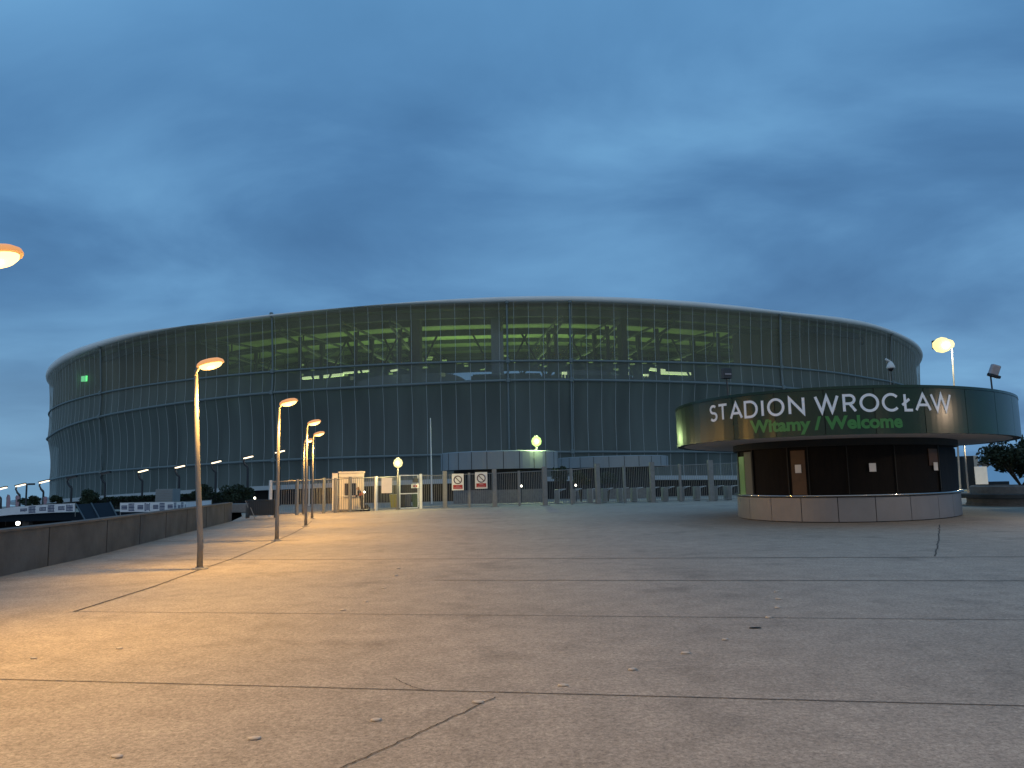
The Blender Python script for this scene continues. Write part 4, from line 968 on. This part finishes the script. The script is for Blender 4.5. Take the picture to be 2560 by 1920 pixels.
banner('white printed banner on the deck edge at far left', [(at(x, yb, 61.8), at(x, yt, 61.8)) for x, yb, yt in ((-20, 1292, 1276), (30, 1287, 1268), (110, 1282.5, 1262), (187, 1279, 1258.5))], 5, 2)
banner('long white printed banner just above the parapet wall', [(at(x, yb, Y), at(x, yt, Y)) for x, yb, yt, Y in ((300, 1280, 1257.5, 56), (370, 1279.5, 1256, 56.5), (434, 1277, 1255, 57.5), (465, 1275, 1254, 59), (528, 1266, 1250, 66))], 7)
# slanted dark stair roof between the banners
sp = at(240, 1290, 58); r = thing('stair_shelter', 'dark slanted stair shelter between the two white banners', 'shelter', (sp.x, 58, -.5))
a = MB(); q0, q1, q2, q3 = at(190, 1261, 59), at(214, 1303, 56), at(298, 1303, 56), at(275, 1256, 59)
up = Vector((0, 0, .12)); a.add([q0, q1, q2, q3, q0-up, q1-up, q2-up, q3-up], [(0, 1, 2, 3), (4, 5, 6, 7), (0, 1, 5, 4), (1, 2, 6, 5), (2, 3, 7, 6), (3, 0, 4, 7)]); a.build('roof', 'container_blue', r)
a = MB()
for f in (0, .45, 1): a.tube([q0.lerp(q3, f)+Vector((0, 0, .03)), q1.lerp(q2, f)+Vector((0, 0, .03))], .05, 5)
for q in (q1, q2): a.tube([q, (q.x, q.y, -4.2)], .07, 6)
a.build('frame', 'barrier_grey', r)
px0, px1 = at(205, 1262, 67), at(275, 1262, 67); a = MB(); a.box(((px0.x+px1.x)/2, 67, px0.z-.35), (px1.x-px0.x, 1.0, .5)); tag(a.build('planter_box', 'strip_pale', bevel=.03), 'low pale planter box under the shrub between the banners', 'planter')
bx0, bx1 = at(388, 1254, 78), at(432, 1222, 78); r = thing('ribbed_cabin', 'pale ribbed metal cabin rising behind the long banner', 'cabin', ((bx0.x+bx1.x)/2, 78, drop(78)))
a = MB(); a.box(((bx0.x+bx1.x)/2, 78.9, (bx1.z+drop(78))/2), (bx1.x-bx0.x, 1.8, bx1.z-drop(78))); a.build('body', 'canopy_white', r)
a = MB()
for k in range(9): a.box(((bx0.x+bx1.x)/2, 77.98, bx1.z-.1-k*.17), (bx1.x-bx0.x, .04, .05))
a.build('ribs', 'galv', r)
# steel lamps along the promenade
def led_lamp(lab, lens, x, yh, Y, m='dark_pole'):
    h_ = at(x, yh, Y); zg = drop(Y)-.5; k = Y/1923.0; r = thing('promenade_lamp', lab, 'street lamp', (h_.x+4*k, Y, zg), 0, 'steel lamps along the promenade')
    b_ = Vector((h_.x+3*k, Y, zg)); nk = Vector((h_.x+2*k, Y, h_.z-24*k)); a = MB(); a.tube([b_, nk], [.16, .12], 8); a.build('pole', 'dark_pole', r)
    a = MB(); a.tube([nk, nk+Vector((-7*k, 0, 7*k)), nk+Vector((-11*k, 0, 15*k)), nk+Vector((-9*k, 0, 23*k))], [.14, .13, .12, .10], 6); a.build('arm', 'dark_pole', r)
    a = MB(); a.box(h_+Vector((2*k, 0, 2.6*k)), (25*k, .5, 2.6*k), 0, 0, R_(-13)); hd_ = a.build('lamp_head', 'dark_pole', r)
    a = MB(); a.box(h_+Vector((3*k, -.02, 0.4*k)), (22*k, .42, 2.3*k), 0, 0, R_(-13)); a.build('lens', lens, hd_)
LD = [(2, 1222, 105, 'leftmost lit promenade lamp, cut by the left edge', 'led_lens'), (49, 1214, 105, 'lit promenade lamp against the sky at far left', 'led_lens'), (108, 1205, 103, 'lit promenade lamp against the sky beside the stadium edge', 'led_lens'),
      (178, 1195, 100, 'dim promenade lamp before the stadium, second shrub from left below', 'dead_lens'), (262, 1184, 98, 'unlit promenade lamp before the stadium', 'dead_lens'), (355, 1178, 96, 'lit promenade lamp before the stadium above the banner start', 'led_lens'),
      (447, 1167.5, 94, 'lit promenade lamp just left of the leaning street lamp', 'led_lens'), (538, 1156, 92, 'lit promenade lamp just right of the leaning street lamp', 'led_lens'), (618, 1144, 89, 'lit promenade lamp left of the second street lamp', 'led_lens'), (697, 1130, 86, 'lit promenade lamp half behind the second street lamp', 'led_lens')]
for x, y, Y, lab, lens in LD: led_lamp(lab, lens, x, y, Y)
h_ = at(67, 1210, 68); r = thing('bracket_lamp', 'unlit dark lamp with square bracket arm before the far left shrub', 'street lamp', (h_.x, 68, -1)); a = MB(); a.tube([(h_.x+.05, 68, -4.2), (h_.x, 68, h_.z)], [.10, .07], 8); a.build('pole', 'dark_pole', r); a = MB(); a.box((h_.x+.28, 68, h_.z), (.55, .12, .09)); a.box((h_.x+.42, 68, h_.z-.02), (.5, .28, .16)); a.build('lamp_head', 'dark_pole', r, bevel=.03)
for i, (x, y0, y1, lab) in enumerate(((17, 1236, 1290, 'tallest pink feather flag at far left'), (41, 1238, 1268, 'middle pink feather flag at far left'), (111, 1241, 1262, 'smallest pink feather flag beside the stadium edge'))):
    p0, p1 = at(x, y1, 72), at(x, y0, 72); r = thing('feather_flag', lab, 'flag', (p0.x, 72, p0.z-.6), 0, 'pink feather flags'); hh = p1.z-p0.z; a = MB(); ww = .24
    bt_ = [(p0.x-.05, 72, p0.z), (p0.x-.10, 72, p0.z+hh*.5), (p0.x-.16, 72, p0.z+hh*.85), (p0.x-.05, 72, p0.z+hh)]; tp_ = [(p0.x+ww*.6, 72.02, p0.z+.05), (p0.x+ww*.9, 72.04, p0.z+hh*.5), (p0.x+ww, 72.0, p0.z+hh*.82), (p0.x+ww*.6, 72, p0.z+hh*.97)]
    a.grid([bt_, tp_]); fo = a.build('cloth', 'flag_pink', r); so_ = fo.modifiers.new('thick', 'SOLIDIFY'); so_.thickness = .01
    a = MB(); a.tube([(p0.x-.05, 72, p0.z-.9), (p0.x-.12, 72, p0.z+hh*.6), (p0.x-.05, 72, p0.z+hh)], .02, 5); a.build('pole', 'galv', r)
# low forecourt pieces left of the booth
for (x0, x1, y0, y1, Y, lab, m) in ((612, 700, 1216, 1226, 100, None, None),):
    pass
pb0, pb1 = at(583, 1280, 50), at(612, 1262, 50); a = MB(); a.box(((pb0.x+pb1.x)/2-.2, 50.5, .3), (1.8, 1.4, .55)); tag(a.build('planter_box', 'stone', bevel=.03), 'grey stone planter box past the end of the parapet wall', 'planter')
